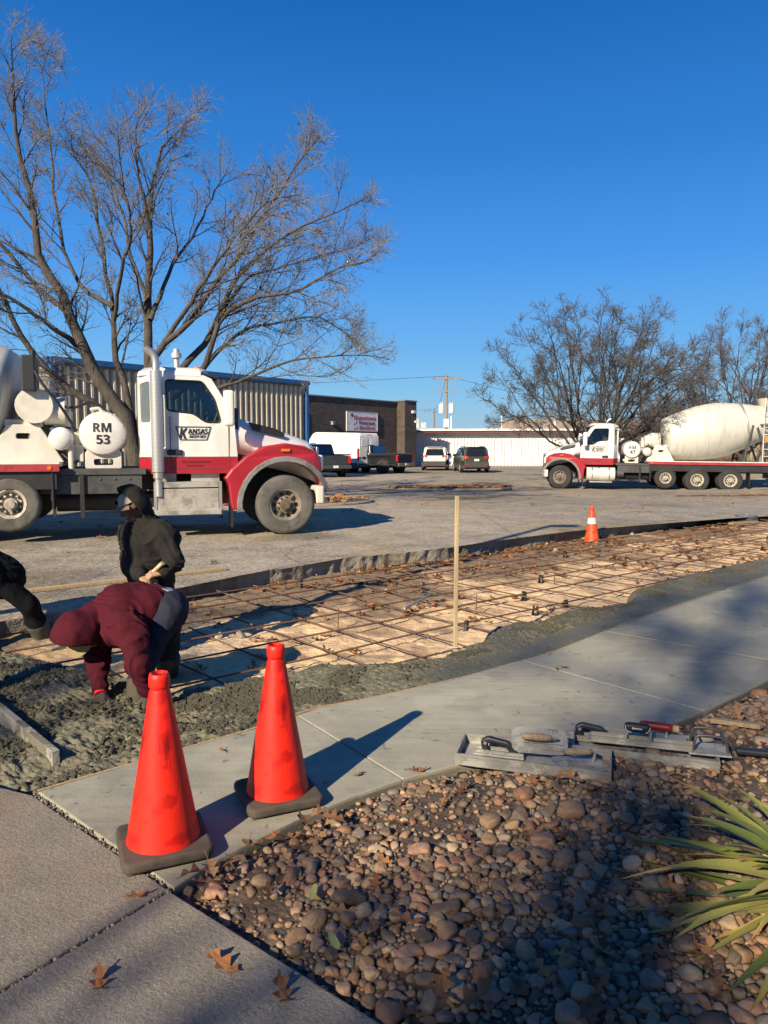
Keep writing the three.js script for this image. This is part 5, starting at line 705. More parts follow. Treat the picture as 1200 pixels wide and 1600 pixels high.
function person(name, label, J, style) {
  // J: joints in world metres: hip, chest, neck, head, faceDir, upDir, shL, shR, elL, elR, wrL, wrR, kneeL ... ; L/R by index 0/1
  const base = [J.hip[0], Math.min(J.ankle[0][1], J.ankle[1][1]) - .08, J.hip[2]], R = a => [a[0] - base[0], a[1] - base[1], a[2] - base[2]];
  const o = thing(name, label, 'person', base, 0); const j = {}; for (const k in J) j[k] = k === 'face' || k === 'up' || k === 'hand' || k === 'foot' ? J[k] : Array.isArray(J[k][0]) ? J[k].map(R) : R(J[k]);
  const f = v3(J.face).normalize(), u = v3(J.up).addScaledVector(f, -v3(J.up).dot(f)).normalize(), s = V(0, 0, 0).crossVectors(u, f), HP = (a, b, c) => A3(v3(j.head).addScaledVector(f, a).addScaledVector(u, b).addScaledVector(s, c));
  const hipW = .095, across = v3(j.sh[0]).sub(v3(j.sh[1])).setY(0).normalize(), hj = [0, 1].map(i => A3(v3(j.hip).addScaledVector(style.hipAcross ? v3(style.hipAcross) : across, i ? -hipW : hipW)));
  const torso = [B(j.hip, lerp3(j.hip, j.chest, .5), .125, .125), B(lerp3(j.hip, j.chest, .5), j.chest, .125, .145), B(hj[0], hj[1], .12), B(j.chest, lerp3(j.chest, j.neck, .75), .135, .085), B(lerp3(j.sh[0], j.neck, .25), lerp3(j.sh[1], j.neck, .25), .085)];
  const arms = [0, 1].flatMap(i => [B(lerp3(j.sh[i], j.chest, .25), j.sh[i], .075, .068), B(j.sh[i], j.el[i], .058, .043), B(j.el[i], j.wr[i], .041, .027)]);
  const legs = [0, 1].flatMap(i => [B(hj[i], j.knee[i], .098, .066), B(j.knee[i], lerp3(j.knee[i], j.ankle[i], .4), .062, .062), B(lerp3(j.knee[i], j.ankle[i], .4), j.ankle[i], .062, .042)]);
  const sleeves = [0, 1].flatMap(i => [arms[i * 3], arms[i * 3 + 1], B(j.el[i], lerp3(j.el[i], j.wr[i], .8), .041, .03)]);
  const toe = i => { const d = v3(J.foot[i]).normalize(); return [B(A3(v3(j.ankle[i]).addScaledVector(d, -.05).setY(j.ankle[i][1] - .045)), A3(v3(j.ankle[i]).addScaledVector(d, .15).setY(j.ankle[i][1] - .055)), .04, .034), B(j.ankle[i], A3(v3(j.ankle[i]).addScaledVector(d, .03).setY(j.ankle[i][1] - .04)), .042, .045)]; };
  const head = [B(HP(-.015, .03, 0), HP(-.01, .06, 0), .088, .084), B(HP(.02, -.03, 0), HP(.045, -.085, 0), .062, .04), B(HP(.045, .0, .03), HP(.045, .0, -.03), .046), B(HP(.085, .012, 0), HP(.105, -.022, 0), .011, .017), B(HP(.082, .03, .028), HP(.082, .03, -.028), .012), B(HP(.082, -.058, .018), HP(.082, -.058, -.018), .011), B(HP(-.005, .0, .085), HP(-.01, .03, .09), .014), B(HP(-.005, .0, -.085), HP(-.01, .03, -.09), .014), B(j.neck, HP(-.01, -.06, 0), .055, .052)];
  const skin = style.skin ?? [.30, .17, .105];
  const bodyG = colour(fieldMesh([...torso, ...arms, ...legs, ...toe(0), ...toe(1), B(j.neck, HP(-.01, -.04, 0), .055, .06)], .045, .016, -.01), skin);
  const headG = colour(fieldMesh(head, .022, .0055), skin), hands = [0, 1].map(i => colour(fieldMesh(handBones(j.wr[i], ...J.hand[i]), .008, .0035), style.glove ?? skin));
  part('body', [bodyG, headG, ...hands].map(g => g.toNonIndexed()), mat([1, 1, 1], .6, { vertexColors: true }), o);
  // eyes
  for (const q of [-1, 1]) part('eye', [sph(.011, ...HP(.083, .012, q * .031), 1, 1, 1, 10, 8)], mat([.05, .04, .035], .3), o);
  const h = style.cell ?? .009;
  part('trousers', [fieldMesh([...torso.slice(0, 1), torso[2], ...legs.map(l => l)], .05, h, .012, wrinkle(13, .012, 3))], style.trousers, o);
  const hem = lerp3(j.hip, j.chest, style.hem ?? -.22);
  const jk = part('jacket', [fieldMesh([B(hem, lerp3(j.hip, j.chest, .5), style.hem ? .125 : .155, .15), B(lerp3(j.hip, j.chest, .5), j.chest, .15, .162), torso[3], torso[4], ...sleeves], .06, h, style.bulk ?? .024, fold(style.seed))], style.jacket, o);
  for (const i of [0, 1]) { part('cuff', [bar(lerp3(j.wr[i], j.el[i], .24), lerp3(j.wr[i], j.el[i], -.06), .044, 16, .037)], style.cuff ?? style.jacket, jk); }
  if (style.zip) { // zip, pocket edges and drawstrings lie on the front of the hoodie
    const fr = v3(style.front).normalize(), up2 = v3(j.neck).sub(v3(j.hip)).normalize(), sd = V(0, 0, 0).crossVectors(up2, fr), at = (t, a, w) => A3(v3(lerp3(j.hip, j.neck, t)).addScaledVector(fr, a).addScaledVector(sd, w));
    part('zip', [pipe([at(-.05, .178, 0), at(.25, .182, 0), at(.5, .188, 0), at(.75, .19, 0), at(.95, .15, 0)], .006, 30, 6)], mat([.08, .08, .08], .5), jk);
    for (const q of [-1, 1]) { part('pocket_edge', [pipe([at(.0, .15, q * .13), at(.15, .165, q * .1), at(.28, .172, q * .06)], .007, 14, 6)], style.jacket, jk); part('drawstring', [pipe([at(1.0, .13, q * .04), at(.85, .185, q * .045), at(.68, .2, q * .04)], .004, 14, 5)], mat([.03, .03, .03], .9), jk); }
  }
  if (style.boot) for (const i of [0, 1]) part('boot', [fieldMesh([...toe(i), B(j.ankle[i], lerp3(j.ankle[i], j.knee[i], style.bootH ?? .55), .05, .075)], .03, .012, .018, wrinkle(22, .005, 5))], style.boot, o);
  if (style.hood) { // open shell round the head, face side cut away
    const hb = style.hoodBig ?? 1, c = [B(HP(-.02, .02, 0), HP(-.012, .065, 0), .122 * hb, .115 * hb), B(HP(-.03, -.05, 0), j.neck, .105, .12), B(HP(.03, .07, .0), HP(.02, -.02, 0), .108 * hb, .105 * hb)], fv = f, hp = v3(j.head);
    const lo = j.head.map(v => v - .3), hi = j.head.map(v => v + .3), wk = wrinkle(11, .012, 9);
    const g = surfaceNet((x, y, z) => { let d = 9; for (const b of c) { const e = cap(x, y, z, b), k = .05, q = clamp(.5 + .5 * (d - e) / k); d = d + (e - d) * q - k * q * (1 - q); } if (d < .06 && d > -.08) d -= wk(x, y, z); const inner = -(d + .022), px = x - hp.x, py = y - hp.y, pz = z - hp.z, ff = px * fv.x + py * fv.y + pz * fv.z, uu = px * u.x + py * u.y + pz * u.z; const open = (style.hoodOpen ?? .075) + uu * .25 - ff; return Math.max(d, inner, -open); }, lo, hi, .009);
    part('hood', [g], style.jacket, jk);
  }
  if (style.cap) { const C = part('cap', [crease(loft([.0, .35, .65, .85, .97, 1].map(t => { const r = Math.sqrt(Math.max(.0, 1 - t * t)) * .104 + .001, o2 = []; for (let k = 0; k < 24; k++) { const a = k / 24 * 6.283; o2.push(HP(Math.cos(a) * r * 1.08 - .008, .048 + t * .095, Math.sin(a) * r)); } return o2; }), true, false), .9)], style.cap, o); const rows = []; for (let i = 0; i <= 6; i++) { const o2 = []; for (let k = 0; k <= 12; k++) { const a = mix(-1.15, 1.15, k / 12), rr = .1 + i / 6 * .062 * Math.cos(a * .85); o2.push(HP(Math.cos(a) * rr * 1.05 - .005, .055 - i * .004 - .018 * Math.pow(a, 2), Math.sin(a) * rr * .98)); } rows.push(o2); } const top = loft(rows, false, false), bot = loft(rows.map(r2 => r2.map(p => A3(v3(p).addScaledVector(u, -.005))).reverse()), false, false); part('brim', [top, bot], style.brim ?? style.cap, C); if (style.capMark) part('cap_patch', [rbox(.02, .03, .045, .008, 0, 0, 0).applyMatrix4(new THREE.Matrix4().makeBasis(f, u, s)).translate(...HP(.1, .085, 0))], style.capMark, C); }
  if (style.shirt) part('undershirt', [fieldMesh([B(lerp3(j.hip, j.chest, .2), lerp3(j.hip, j.chest, .1), .142, .14)], .02, .012, .018, wrinkle(16, .01, 2))], style.shirt, o);
  return o;
}
const cloth = (c, n = 0) => mat(c, .95, { ior: 1.22, bumpMap: bFine, bumpScale: .002, map: tWorn });
const W = (px, py, d) => A3(atD(px, py, d));
const mMaroon = cloth([.072, .010, .018]), mNavy = cloth([.028, .032, .048]), mCharcoal = cloth([.024, .023, .0215]), mJeansB = cloth([.009, .010, .015]), mBootG = mat([.24, .225, .185], .85, { map: tCrust, bumpMap: bMid, bumpScale: .004 }), mBootD = mat([.075, .072, .06], .8, { map: tGrime });
// worker bent double in the wet concrete, hands in it
person('person', 'worker in a maroon hooded sweatshirt bent double with gloved hands in wet concrete', {
  hip: W(262, 952, 5.15), chest: W(188, 955, 4.98), neck: W(150, 968, 4.9), head: W(130, 990, 4.8), face: [-.25, -.94, .2], up: [-.5, .25, .83],
  sh: [W(207, 990, 4.72), W(152, 985, 5.08)], el: [W(216, 1040, 4.58), W(152, 1036, 4.9)], wr: [W(233, 1084, 4.62), W(157, 1082, 4.72)],
  knee: [W(226, 1030, 4.86), W(262, 1010, 5.42)], ankle: [W(210, 1128, 4.78), W(263, 1062, 5.62)],
  hand: [[[.02, -1, .02], [.3, .1, .9], 1, .5], [[-.0, -1, .15], [.1, .1, 1], -1, .55]], foot: [[-.75, 0, .6], [-.6, 0, .7]],
}, { jacket: mMaroon, trousers: mNavy, boot: mBootG, bootH: .62, hood: true, hoodOpen: .04, cap: cloth([.40, .31, .18]), brim: cloth([.34, .26, .14]), glove: [.06, .052, .042], cuff: mat([.62, .02, .03], .9), shirt: mat([.30, .38, .46], .9), hem: .2, hoodBig: 1.14, seed: 4, hipAcross: [.25, 0, .97], bulk: .022 });
// worker standing behind with a rake handle
person('person', 'worker in a black zip hoodie and peaked cap standing with a wooden handle', {
  hip: W(236, 900, 6.3), chest: W(232, 846, 6.25), neck: W(222, 815, 6.2), head: W(207, 792, 6.15), face: [-.78, -.42, .5], up: [-.3, .95, .1],
  sh: [W(259, 838, 6.12), W(205, 836, 6.42)], el: [W(271, 878, 6.02), W(205, 880, 6.25)], wr: [W(254, 894, 5.92), W(222, 902, 5.95)],
  knee: [W(232, 985, 6.1), W(225, 980, 6.35)], ankle: [W(240, 1052, 6.3), W(222, 1046, 6.5)],
  hand: [[[-.9, -.1, .35], [.2, .9, .35], 1, .95], [[.75, -.2, .5], [-.1, .9, .3], -1, .95]], foot: [[-.8, 0, .5], [-.8, 0, .5]],
}, { jacket: mCharcoal, trousers: mJeansB, boot: mBootD, bootH: .5, hood: true, hoodOpen: -.005, cap: cloth([.34, .31, .27]), brim: cloth([.25, .19, .13]), capMark: mat([.6, .05, .04], .7), hoodBig: 1.1, skin: [.13, .075, .05], glove: [.36, .22, .14], seed: 14, bulk: .03, zip: true, front: [-.75, 0, .66], hipAcross: [.35, 0, .93] });
// third worker, mostly beyond the left edge
person('person', 'worker in black leaning away, one dark trousered leg and boot in the concrete', {
  hip: W(-14, 893, 6.45), chest: W(-90, 850, 6.3), neck: W(-125, 845, 6.25), head: W(-150, 850, 6.2), face: [-.8, -.5, .3], up: [-.5, .8, 0],
  sh: [W(-100, 865, 6.05), W(-100, 850, 6.5)], el: [W(-120, 920, 5.95), W(-125, 905, 6.45)], wr: [W(-140, 960, 5.95), W(-145, 950, 6.4)],
  knee: [W(46, 945, 6.5), W(-60, 985, 6.2)], ankle: [W(72, 1008, 6.75), W(-50, 1045, 6.1)],
  hand: [[[-.4, -.9, 0], [.2, .3, .9], 1, .9], [[-.4, -.9, 0], [.2, .3, .9], -1, .9]], foot: [[-.6, 0, .6], [-.8, 0, .4]],
}, { jacket: cloth([.007, .008, .009]), trousers: cloth([.008, .009, .012]), boot: mBootD, bootH: .5, hood: true, skin: [.2, .11, .07], glove: [.06, .055, .045], seed: 24, bulk: .03, hipAcross: [.45, 0, .9] });
// driver in the far truck
{
  const m = new THREE.Matrix4().compose(V(...TR2P), new THREE.Quaternion().setFromEuler(TR2.rotation), V(1, 1, 1)), L = (x, y, z) => A3(V(x, y, z).applyMatrix4(m)), dd = (x, y, z) => A3(V(x, y, z).transformDirection(m));
  person('person', 'driver in a tan jacket sitting in the cab of the far mixer truck', {
    hip: L(-1.98, 1.78, -.5), chest: L(-2.0, 2.12, -.5), neck: L(-1.98, 2.36, -.5), head: L(-1.93, 2.5, -.5), face: dd(1, 0, -.3), up: [0, 1, 0],
    sh: [L(-2.0, 2.28, -.69), L(-2.0, 2.28, -.31)], el: [L(-1.8, 2.05, -.76), L(-1.8, 2.05, -.26)], wr: [L(-1.5, 2.12, -.66), L(-1.5, 2.1, -.36)], knee: [L(-1.5, 1.76, -.62), L(-1.5, 1.76, -.38)], ankle: [L(-1.36, 1.36, -.6), L(-1.36, 1.36, -.4)],
    hand: [[dd(1, .2, .1), [0, 1, 0], -1, 1], [dd(1, .2, -.1), [0, 1, 0], 1, 1]], foot: [dd(1, 0, 0), dd(1, 0, 0)],
  }, { jacket: cloth([.42, .30, .2]), trousers: mJeansB, skin: [.22, .12, .075], seed: 3, cell: .02, cap: cloth([.05, .045, .04]) });
}
// ---------- props ----------
const tCone = tex(512, .7, (u, v) => { const a = pn(u, v, 6, 5, 601), b = speck(u, v, 90, 602), s = sstep(.58, .7, pn(u, v, 9, 4, 603)), sp = sstep(.86, .93, b); const sc = sstep(.62, .72, fbm(u * 70, v * 5, 3, 605, 0)) * sstep(.5, .6, pn(u, v, 4, 3, 606)), wh = sstep(.70, .73, pn(u, v, 11, 4, 607)); let k = .92 + .16 * (a - .5) - .34 * s - .3 * sc; const q = wh * .5; return [mix(k, .8, q), mix(k * (1 - .3 * s) * (1 - .5 * sp), 9, q), mix(k * (1 - .3 * s), 30, q)]; });
const mConeRed = mat([.88, .02, .005], .5, { map: tCone }), mConeOr = mat([.85, .085, .012], .5, { map: tCone }), mRubber = mat([.085, .068, .055], .9, { map: tGrime, bumpMap: bMid, bumpScale: .004 });
function cone(label, pos, turn, m, band, lean = 0) {
  const o = thing('traffic_cone', label, 'cone', pos, turn); o.rotation.z = lean;
  const b = part('base', [warp(extr(round([[-.172, -.172, .045], [.172, -.172, .045], [.172, .172, .045], [-.172, .172, .045]], .045), .038, .012).rotateX(-Math.PI / 2), v => { if (v.y > .02) { const d = Math.max(Math.abs(v.x), Math.abs(v.z)); v.y += .008 * (1 - d / .185); } })], mRubber, o);
  for (const [x, z] of [[-.13, -.13], [.13, -.13], [-.13, .13], [.13, .13]]) part('foot', [box(.05, .012, .05, x, -.002, z)], mRubber, b);
  part('cone_body', [lathe([[.142, .04], [.139, .055], [.135, .075], [.085, .37], [.041, .635], [.036, .642], [.036, .652], [.041, .657], [.041, .688], [.037, .706], [.026, .71], [.026, .6]], 'y', 56)], m, o);
  if (band) { part('reflective_band', [lathe([[.0905, .37], [.071, .485]], 'y', 48)], mat([.74, .73, .70], .35, { map: tWorn }), o); }
  return o;
}
{ const p = onY(256, 1326), q = onY(434, 1248), s = onY(925, 839, -.1); cone('weathered red traffic cone without stripes standing over the pavement joint', [p.x, .014, p.z], .42, mConeRed); cone('scuffed red traffic cone without stripes standing on the light sidewalk', [q.x, .012, q.z], .42, mConeRed); cone('orange traffic cone with a white band standing in the dug out strip', [s.x, groundAt(s.x, -s.z) + .01, s.z], .1, mConeOr, true, .02); }
{ // stake with a twist of twine
  const p = onY(711, 1022, -.06), o = thing('wooden_stake', 'tall pale square wooden stake standing in the wet concrete edge', 'stake', [p.x, -.2, p.z], .3); o.rotation.z = -.004;
  part('post', [rbox(.028, 1.42, .028, .003, 0, .71, 0)], mStake, o); part('twine', [pipe([[-.14, .17, .02], [-.05, .2, .015], [0, .2, .025], [.05, .19, .012], [.13, .15, .02]], .004, 24, 5), tor(.026, .004, 'y', 0, .2, 0, 5, 16)], mat([.62, .58, .48], .9), o);
}
function plank(label, A, B2, w, h, m, name = 'board') { const d = B2.clone().sub(A), L = d.length(), o = solo(name, [rbox(L, h, w, .003, L / 2, h / 2, 0)], m, label, 'board'); o.position.copy(A); o.rotation.y = Math.atan2(-d.z, d.x); o.rotation.z = Math.asin(d.y / L); return o; }
{ const a = onY(88, 1192, -.05), b = onY(0, 1117, -.05), e = b.clone().sub(a).multiplyScalar(3).add(a); plank('concrete-crusted wooden screed board lying on edge in the wet concrete', V(a.x, -.1, a.z), V(e.x, -.1, e.z), .04, .115, mCrust, 'screed_board'); }
{ const a = onY(352, 891), b = onY(0, 931), e = b.clone().sub(a).multiplyScalar(1.3).add(a); plank('long weathered form board lying flat along the lot edge', V(a.x, .004, a.z), V(e.x, .004, e.z), .1, .036, mWood, 'form_board'); }
{ const a = onY(1113, 1122, .03), b = onY(1190, 1146, .03); plank('short bare wood offcut lying on the river stones', V(a.x, bedY(a.x, -a.z) + .03, a.z), V(b.x, bedY(b.x, -b.z) + .035, b.z), .045, .025, mWood, 'wood_offcut'); }
{ const a = onY(1062 + 80, 818, -.08), b = onY(1182, 815, -.08); plank('short plank beside the valve cover in the dug out strip', V(a.x, -.1, a.z), V(b.x, -.1, b.z), .12, .04, mWoodOld, 'plank'); const c = onY(1166, 809, -.05); const o = thing('valve_cover', 'round grey-blue utility valve cover in the dug out strip', 'valve cover', [c.x, -.16, c.z]); part('ring', [cyl(.25, .16, 0, .08, 0, 'y', 28)], mDarkGrey, o); part('lid', [cyl(.21, .02, 0, .165, 0, 'y', 28), box(.08, .02, .02, 0, .18, 0)], mat([.16, .2, .26], .6, { map: tGrime }), o); }
{ // rake held by the standing worker
  const A = atD(254, 880, 5.86), Bq = atD(226, 903, 5.96), dir = Bq.clone().sub(A).normalize(), E = A.clone().addScaledVector(V(dir.x, -.62, dir.z + .05).normalize(), 1.3), o = thing('concrete_rake', 'concrete rake with a pale wooden handle held by the worker in black', 'rake', [A.x, A.y, A.z]), e = Bq.clone().sub(A).normalize().multiplyScalar(1.25); e.y = -(A.y + .1);
  part('handle', [bar([0, 0, 0], [e.x, e.y, e.z], .017, 12)], mStake, o); part('blade', [rbox(.45, .1, .006, .002, 0, 0, 0).rotateY(.6).translate(e.x, e.y, e.z)], mTool, o);
}
{ // rebar mat: every bar a part
  const o = thing('rebar_mat', 'rusty tied rebar grid over the sand in the dug out strip', 'rebar'), r = rng(8);
  const P = (u, n, y) => { const [x, d] = xd(u, n); return V(x, y, -d); };
  const edgeN = u => (u < .6 ? 4.0 : 4.4);
  for (let n = .55; n < 4.3; n += .58) { const pts = []; for (let u = -1.9 + r() * .3; u < 18; u += 1.1) pts.push(P(u, n + (r() - .5) * .035, -.085 + (r() - .5) * .016)); part('bar', [pipe(pts, .0085, 70, 6)], mRust, o); if (r() < .7) { const u0 = r() * 9, q = []; for (let k = 0; k < 4; k++) q.push(P(u0 + k * .35, n + .022, -.083)); part('lap_bar', [pipe(q, .0085, 12, 6)], mRust, o); } }
  for (let u = -1.7; u < 17.5; u += .52) { const uu = u + (r() - .5) * .06, pts = []; for (let n = .25; n <= edgeN(u); n += .8) pts.push(P(uu + (r() - .5) * .04, n, -.102 + (r() - .5) * .014)); part('cross_bar', [pipe(pts, .0085, 24, 6)], mRust, o); }
  const cg = keep(join([box(.07, .012, .05, 0, .006, 0), box(.014, .055, .03, -.026, .03, 0, 0, 0, -.25), box(.014, .055, .03, .026, .03, 0, 0, 0, .25), box(.05, .012, .03, 0, .056, 0), box(.012, .03, .03, -.02, .07, 0), box(.012, .03, .03, .02, .07, 0)]));
  for (let k = 0; k < 36; k++) { const i = (r() * 9) | 0, u = -1.2 + ((r() * 35) | 0) * .52, n = .55 + i * .58; if (n > 4.5) continue; if (n < wetN(u) + .1) continue; const [x, d] = xd(u + .05, n), c = tag(part(numbered('rebar_chair'), cg, mBlackP, scene), 'small black plastic rebar chair under a bar of the grid', 'rebar chair', 'black rebar chairs under the grid'); c.position.set(x, sandY(u, n) - .004, -d); c.rotation.y = r() * 3; c.scale.set(1.0, clamp((-.085 - sandY(u, n)) / .06, .7, 1.5), 1.0); }
  for (const [u, n] of [[2.55, 1.55], [4.6, 2.1], [7.2, 1.4], [8.9, 1.1], [1.0, 1.9]]) { const [x, d] = xd(u, n); tag(part(numbered('grade_pin'), [bar([0, -.05, 0], [.004, .22, 0], .006, 6)], mRust, scene), 'thin upright steel grade pin in the sand between rebar', 'pin', 'steel grade pins in the sand').position.set(x, sandY(u, n), -d); }
}
{ // claw hammer lying on the rebar
  const a = onY(632, 951, -.06), b = onY(672, 929, -.06), o = thing('claw_hammer', 'claw hammer with a grey steel handle lying on the rebar', 'hammer', [a.x, -.062, a.z], Math.atan2(-(b.z - a.z), b.x - a.x)); const L = a.distanceTo(b);
  part('handle', [cyl(.013, L, L / 2, 0, 0, 'x', 10), rbox(.13, .034, .03, .012, .06, 0, 0)], mat([.34, .36, .38], .45, { metal: .5 }), o); part('head', [rbox(.028, .034, .13, .008, L, .004, 0), cyl(.017, .04, L, .004, .07, 'z', 12), rbox(.02, .012, .06, .004, L, .004, -.08, .3)], mBlackP, o);
}
// ---------- finishing tools at the edge of the stones ----------
const frameOf = (o, a, b) => { o.rotation.y = Math.atan2(-(b.z - a.z), b.x - a.x); };
function pan(label, ax, ad, bx, bd, L, Wd, tiltX, y) { const o = thing('mortar_pan', label, 'tray', [ax, y, -ad]); frameOf(o, V(ax, 0, -ad), V(bx, 0, -bd)); o.rotation.order = 'YXZ'; o.rotation.x = tiltX; const t = .008, h = .05; part('bottom', [box(L, t, Wd, L / 2, t / 2, -Wd / 2)], mTool, o); part('wall', [box(L, h, t, L / 2, h / 2 + t, -t / 2)], mTool, o); part('wall', [box(L, h, t, L / 2, h / 2 + t, -Wd + t / 2)], mTool, o); part('wall', [box(t, h, Wd - 2 * t - .002, t / 2, h / 2 + t, -Wd / 2)], mTool, o); part('wall', [box(t, h, Wd - 2 * t - .002, L - t / 2, h / 2 + t, -Wd / 2)], mTool, o); return o; }
const pA = onY(711, 1194, .018), pB = onY(955, 1226, .018), pC = onY(893, 1181, .022), pD = onY(1125, 1209, .022);
const PAN1 = pan('dull grey shallow metal tray holding two wooden-handled trowels', pA.x, -pA.z, pB.x, -pB.z, pA.distanceTo(pB), .25, .05, .018);
const PAN2 = pan('dull grey shallow metal tray holding floats and an edging tool', pC.x, -pC.z, pD.x, -pD.z, pC.distanceTo(pD), .29, .03, .022);
PAN1.updateMatrixWorld(); PAN2.updateMatrixWorld();
const inPan = (P, x, y, z) => P.localToWorld(V(x, y, z));
const tools = (name, label, cat, P, x, y, z, ry, rx = 0, rz = 0) => { const w = inPan(P, x, y, z), o = thing(name, label, cat, [w.x, w.y, w.z]); o.rotation.order = 'YXZ'; o.rotation.set(rx, P.rotation.y + ry, rz); return o; };
const mHandle = mat([.56, .40, .24], .6, { map: tWoodX }), mHandle2 = mat([.44, .35, .24], .7, { map: tWoodX });
function trowel(label, P, x, y, z, ry, rx, rz, hm) { const o = tools('steel_trowel', label, 'trowel', P, x, y, z, ry, rx, rz); part('blade', [extr(round([[-.14, -.065, .05], [.14, -.065, .05], [.14, .065, .05], [-.14, .065, .05]], .05), .004, 0).rotateX(-Math.PI / 2)], mTool, o); const hd = part('handle', [lathe([[.001, -.075], [.013, -.075], [.017, -.05], [.019, 0], [.016, .05], [.013, .07], [.001, .07]], 'x', 16).translate(-.02, .065, 0)], hm, o); part('mount', [bar([.05, .065, 0], [.075, .06, 0], .007), bar([.075, .06, 0], [.07, .004, 0], .007), box(.2, .012, .03, .02, .009, 0)], mTool, hd); return o; }
trowel('round-cornered steel trowel with a pale wooden handle propped on the left tray', PAN1, .40, .105, -.15, .16, .9, -.08, mHandle);
trowel('dark steel trowel with a dusty wooden handle lying in the left tray', PAN1, .60, .035, -.10, .55, .12, -.12, mHandle2);
function blackFloat(label, P, x, y, z, ry, L, grip) { const o = tools('hand_float', label, 'float', P, x, y, z, ry); part('blade', [rbox(L, .012, .085, .005, 0, .006, 0), box(L - .01, .016, .008, 0, .019, .025), box(L - .01, .016, .008, 0, .019, -.025)], mTool, o); const g = extr(round([[-.085, .014], [-.095, .07], [-.06, .092], [.05, .075], [.095, .02], [.06, .014], [.03, .05], [-.045, .066], [-.06, .05], [-.05, .014]], .014), .036, .008, [], -.018); const h = part('handle', [g], grip, o); part('rivet', [cyl(.008, .042, -.07, .06, 0, 'z', 10)], mAlu, h); return o; }
blackFloat('black-handled hand float lying in the left tray', PAN1, .20, .012, -.14, .02, .26, mBlackP);
blackFloat('black-handled hand float lying at the near end of the right tray', PAN2, .10, .014, -.2, .06, .3, mBlackP);
{ const o = tools('long_float', 'long grey magnesium float with a black and white grip across the right tray', 'float', PAN2, .34, .05, -.13, .02); part('blade', [rbox(.52, .012, .085, .004, 0, .006, 0), box(.5, .02, .01, 0, .02, .03), box(.5, .02, .01, 0, .02, -.03)], mTool, o); const g = part('grip', [rbox(.13, .05, .045, .02, -.02, .085, 0)], mBlackP, o); part('grip_mount', [box(.012, .06, .02, .045, .04, 0), box(.012, .06, .02, -.075, .04, 0)], mTool, g); stuff(part('grip_marking', [...Array(8).keys()].map(i => box(.0048, .0065 + (i ? 0 : .004), .001, -.043 + i * .0062, .088 - i * .0002, .0232)), mat([.75, .75, .75], .5), g)); part('grip_line', [pipe([[-.08, .1, .0225], [-.075, .075, .0232], [-.05, .066, .0235]], .0018, 10, 5)], mat([.75, .75, .75], .5), g); part('grip_line', [pipe([[.02, .066, .0235], [.035, .08, .0232], [.042, .1, .0225]], .0018, 10, 5)], mat([.75, .75, .75], .5), g); }
{ const o = tools('red_handled_float', 'dark tool with a dull red round handle behind the black grip in the tray', 'float', PAN2, .42, .05, -.24, -.1); part('handle', [lathe([[.001, -.085], [.017, -.085], [.022, -.06], [.023, .05], [.018, .085], [.001, .085]], 'x', 18).translate(0, .06, 0)], mat([.30, .018, .016], .45, { map: tGrime }), o); part('ferrule', [cyl(.019, .03, .095, .06, 0, 'x', 16)], mWood, o); part('blade', [rbox(.3, .01, .07, .004, 0, .006, 0), box(.012, .05, .02, .05, .035, 0), box(.012, .05, .02, -.05, .035, 0)], mTool, o); }
{ const o = tools('edging_tool', 'steel edging tool with an open rectangular wire handle on the right tray', 'edger', PAN2, .66, .05, -.15, .05); part('blade', [rbox(.2, .008, .16, .003, 0, .004, 0)], mTool, o); part('handle', [pipe([[-.075, .006, .05], [-.07, .06, .05], [-.06, .085, .05], [.06, .085, .05], [.075, .07, .05], [.085, .01, .05]], .007, 30, 7), pipe([[-.075, .006, -.06], [-.07, .06, -.06], [-.06, .085, -.06], [.06, .085, -.06], [.075, .07, -.06], [.085, .01, -.06]], .007, 30, 7), bar([-.06, .085, .05], [-.06, .085, -.06], .006), bar([.07, .08, .05], [.07, .08, -.06], .006)], mat([.42, .42, .40], .45, { metal: .6, map: tTool }), o); }
{ const p = onY(1188, 1186, .03), o = thing('hand_brush', 'black brush with a red and wood end lying on the stones by the yucca', 'brush', [p.x - .02, bedY(p.x, -p.z) + .035, p.z], -.25); part('handle', [rbox(.2, .03, .05, .012, 0, .012, 0)], mBlackP, o); part('red_end', [rbox(.07, .034, .05, .012, .13, .012, 0)], mat([.4, .02, .018], .5), o); part('wood_edge', [rbox(.2, .012, .02, .004, .2, .03, -.02, 0, -.2)], mWood, o); part('wood_edge', [rbox(.2, .012, .02, .004, .2, .004, .04, 0, -.15)], mWood, o); }
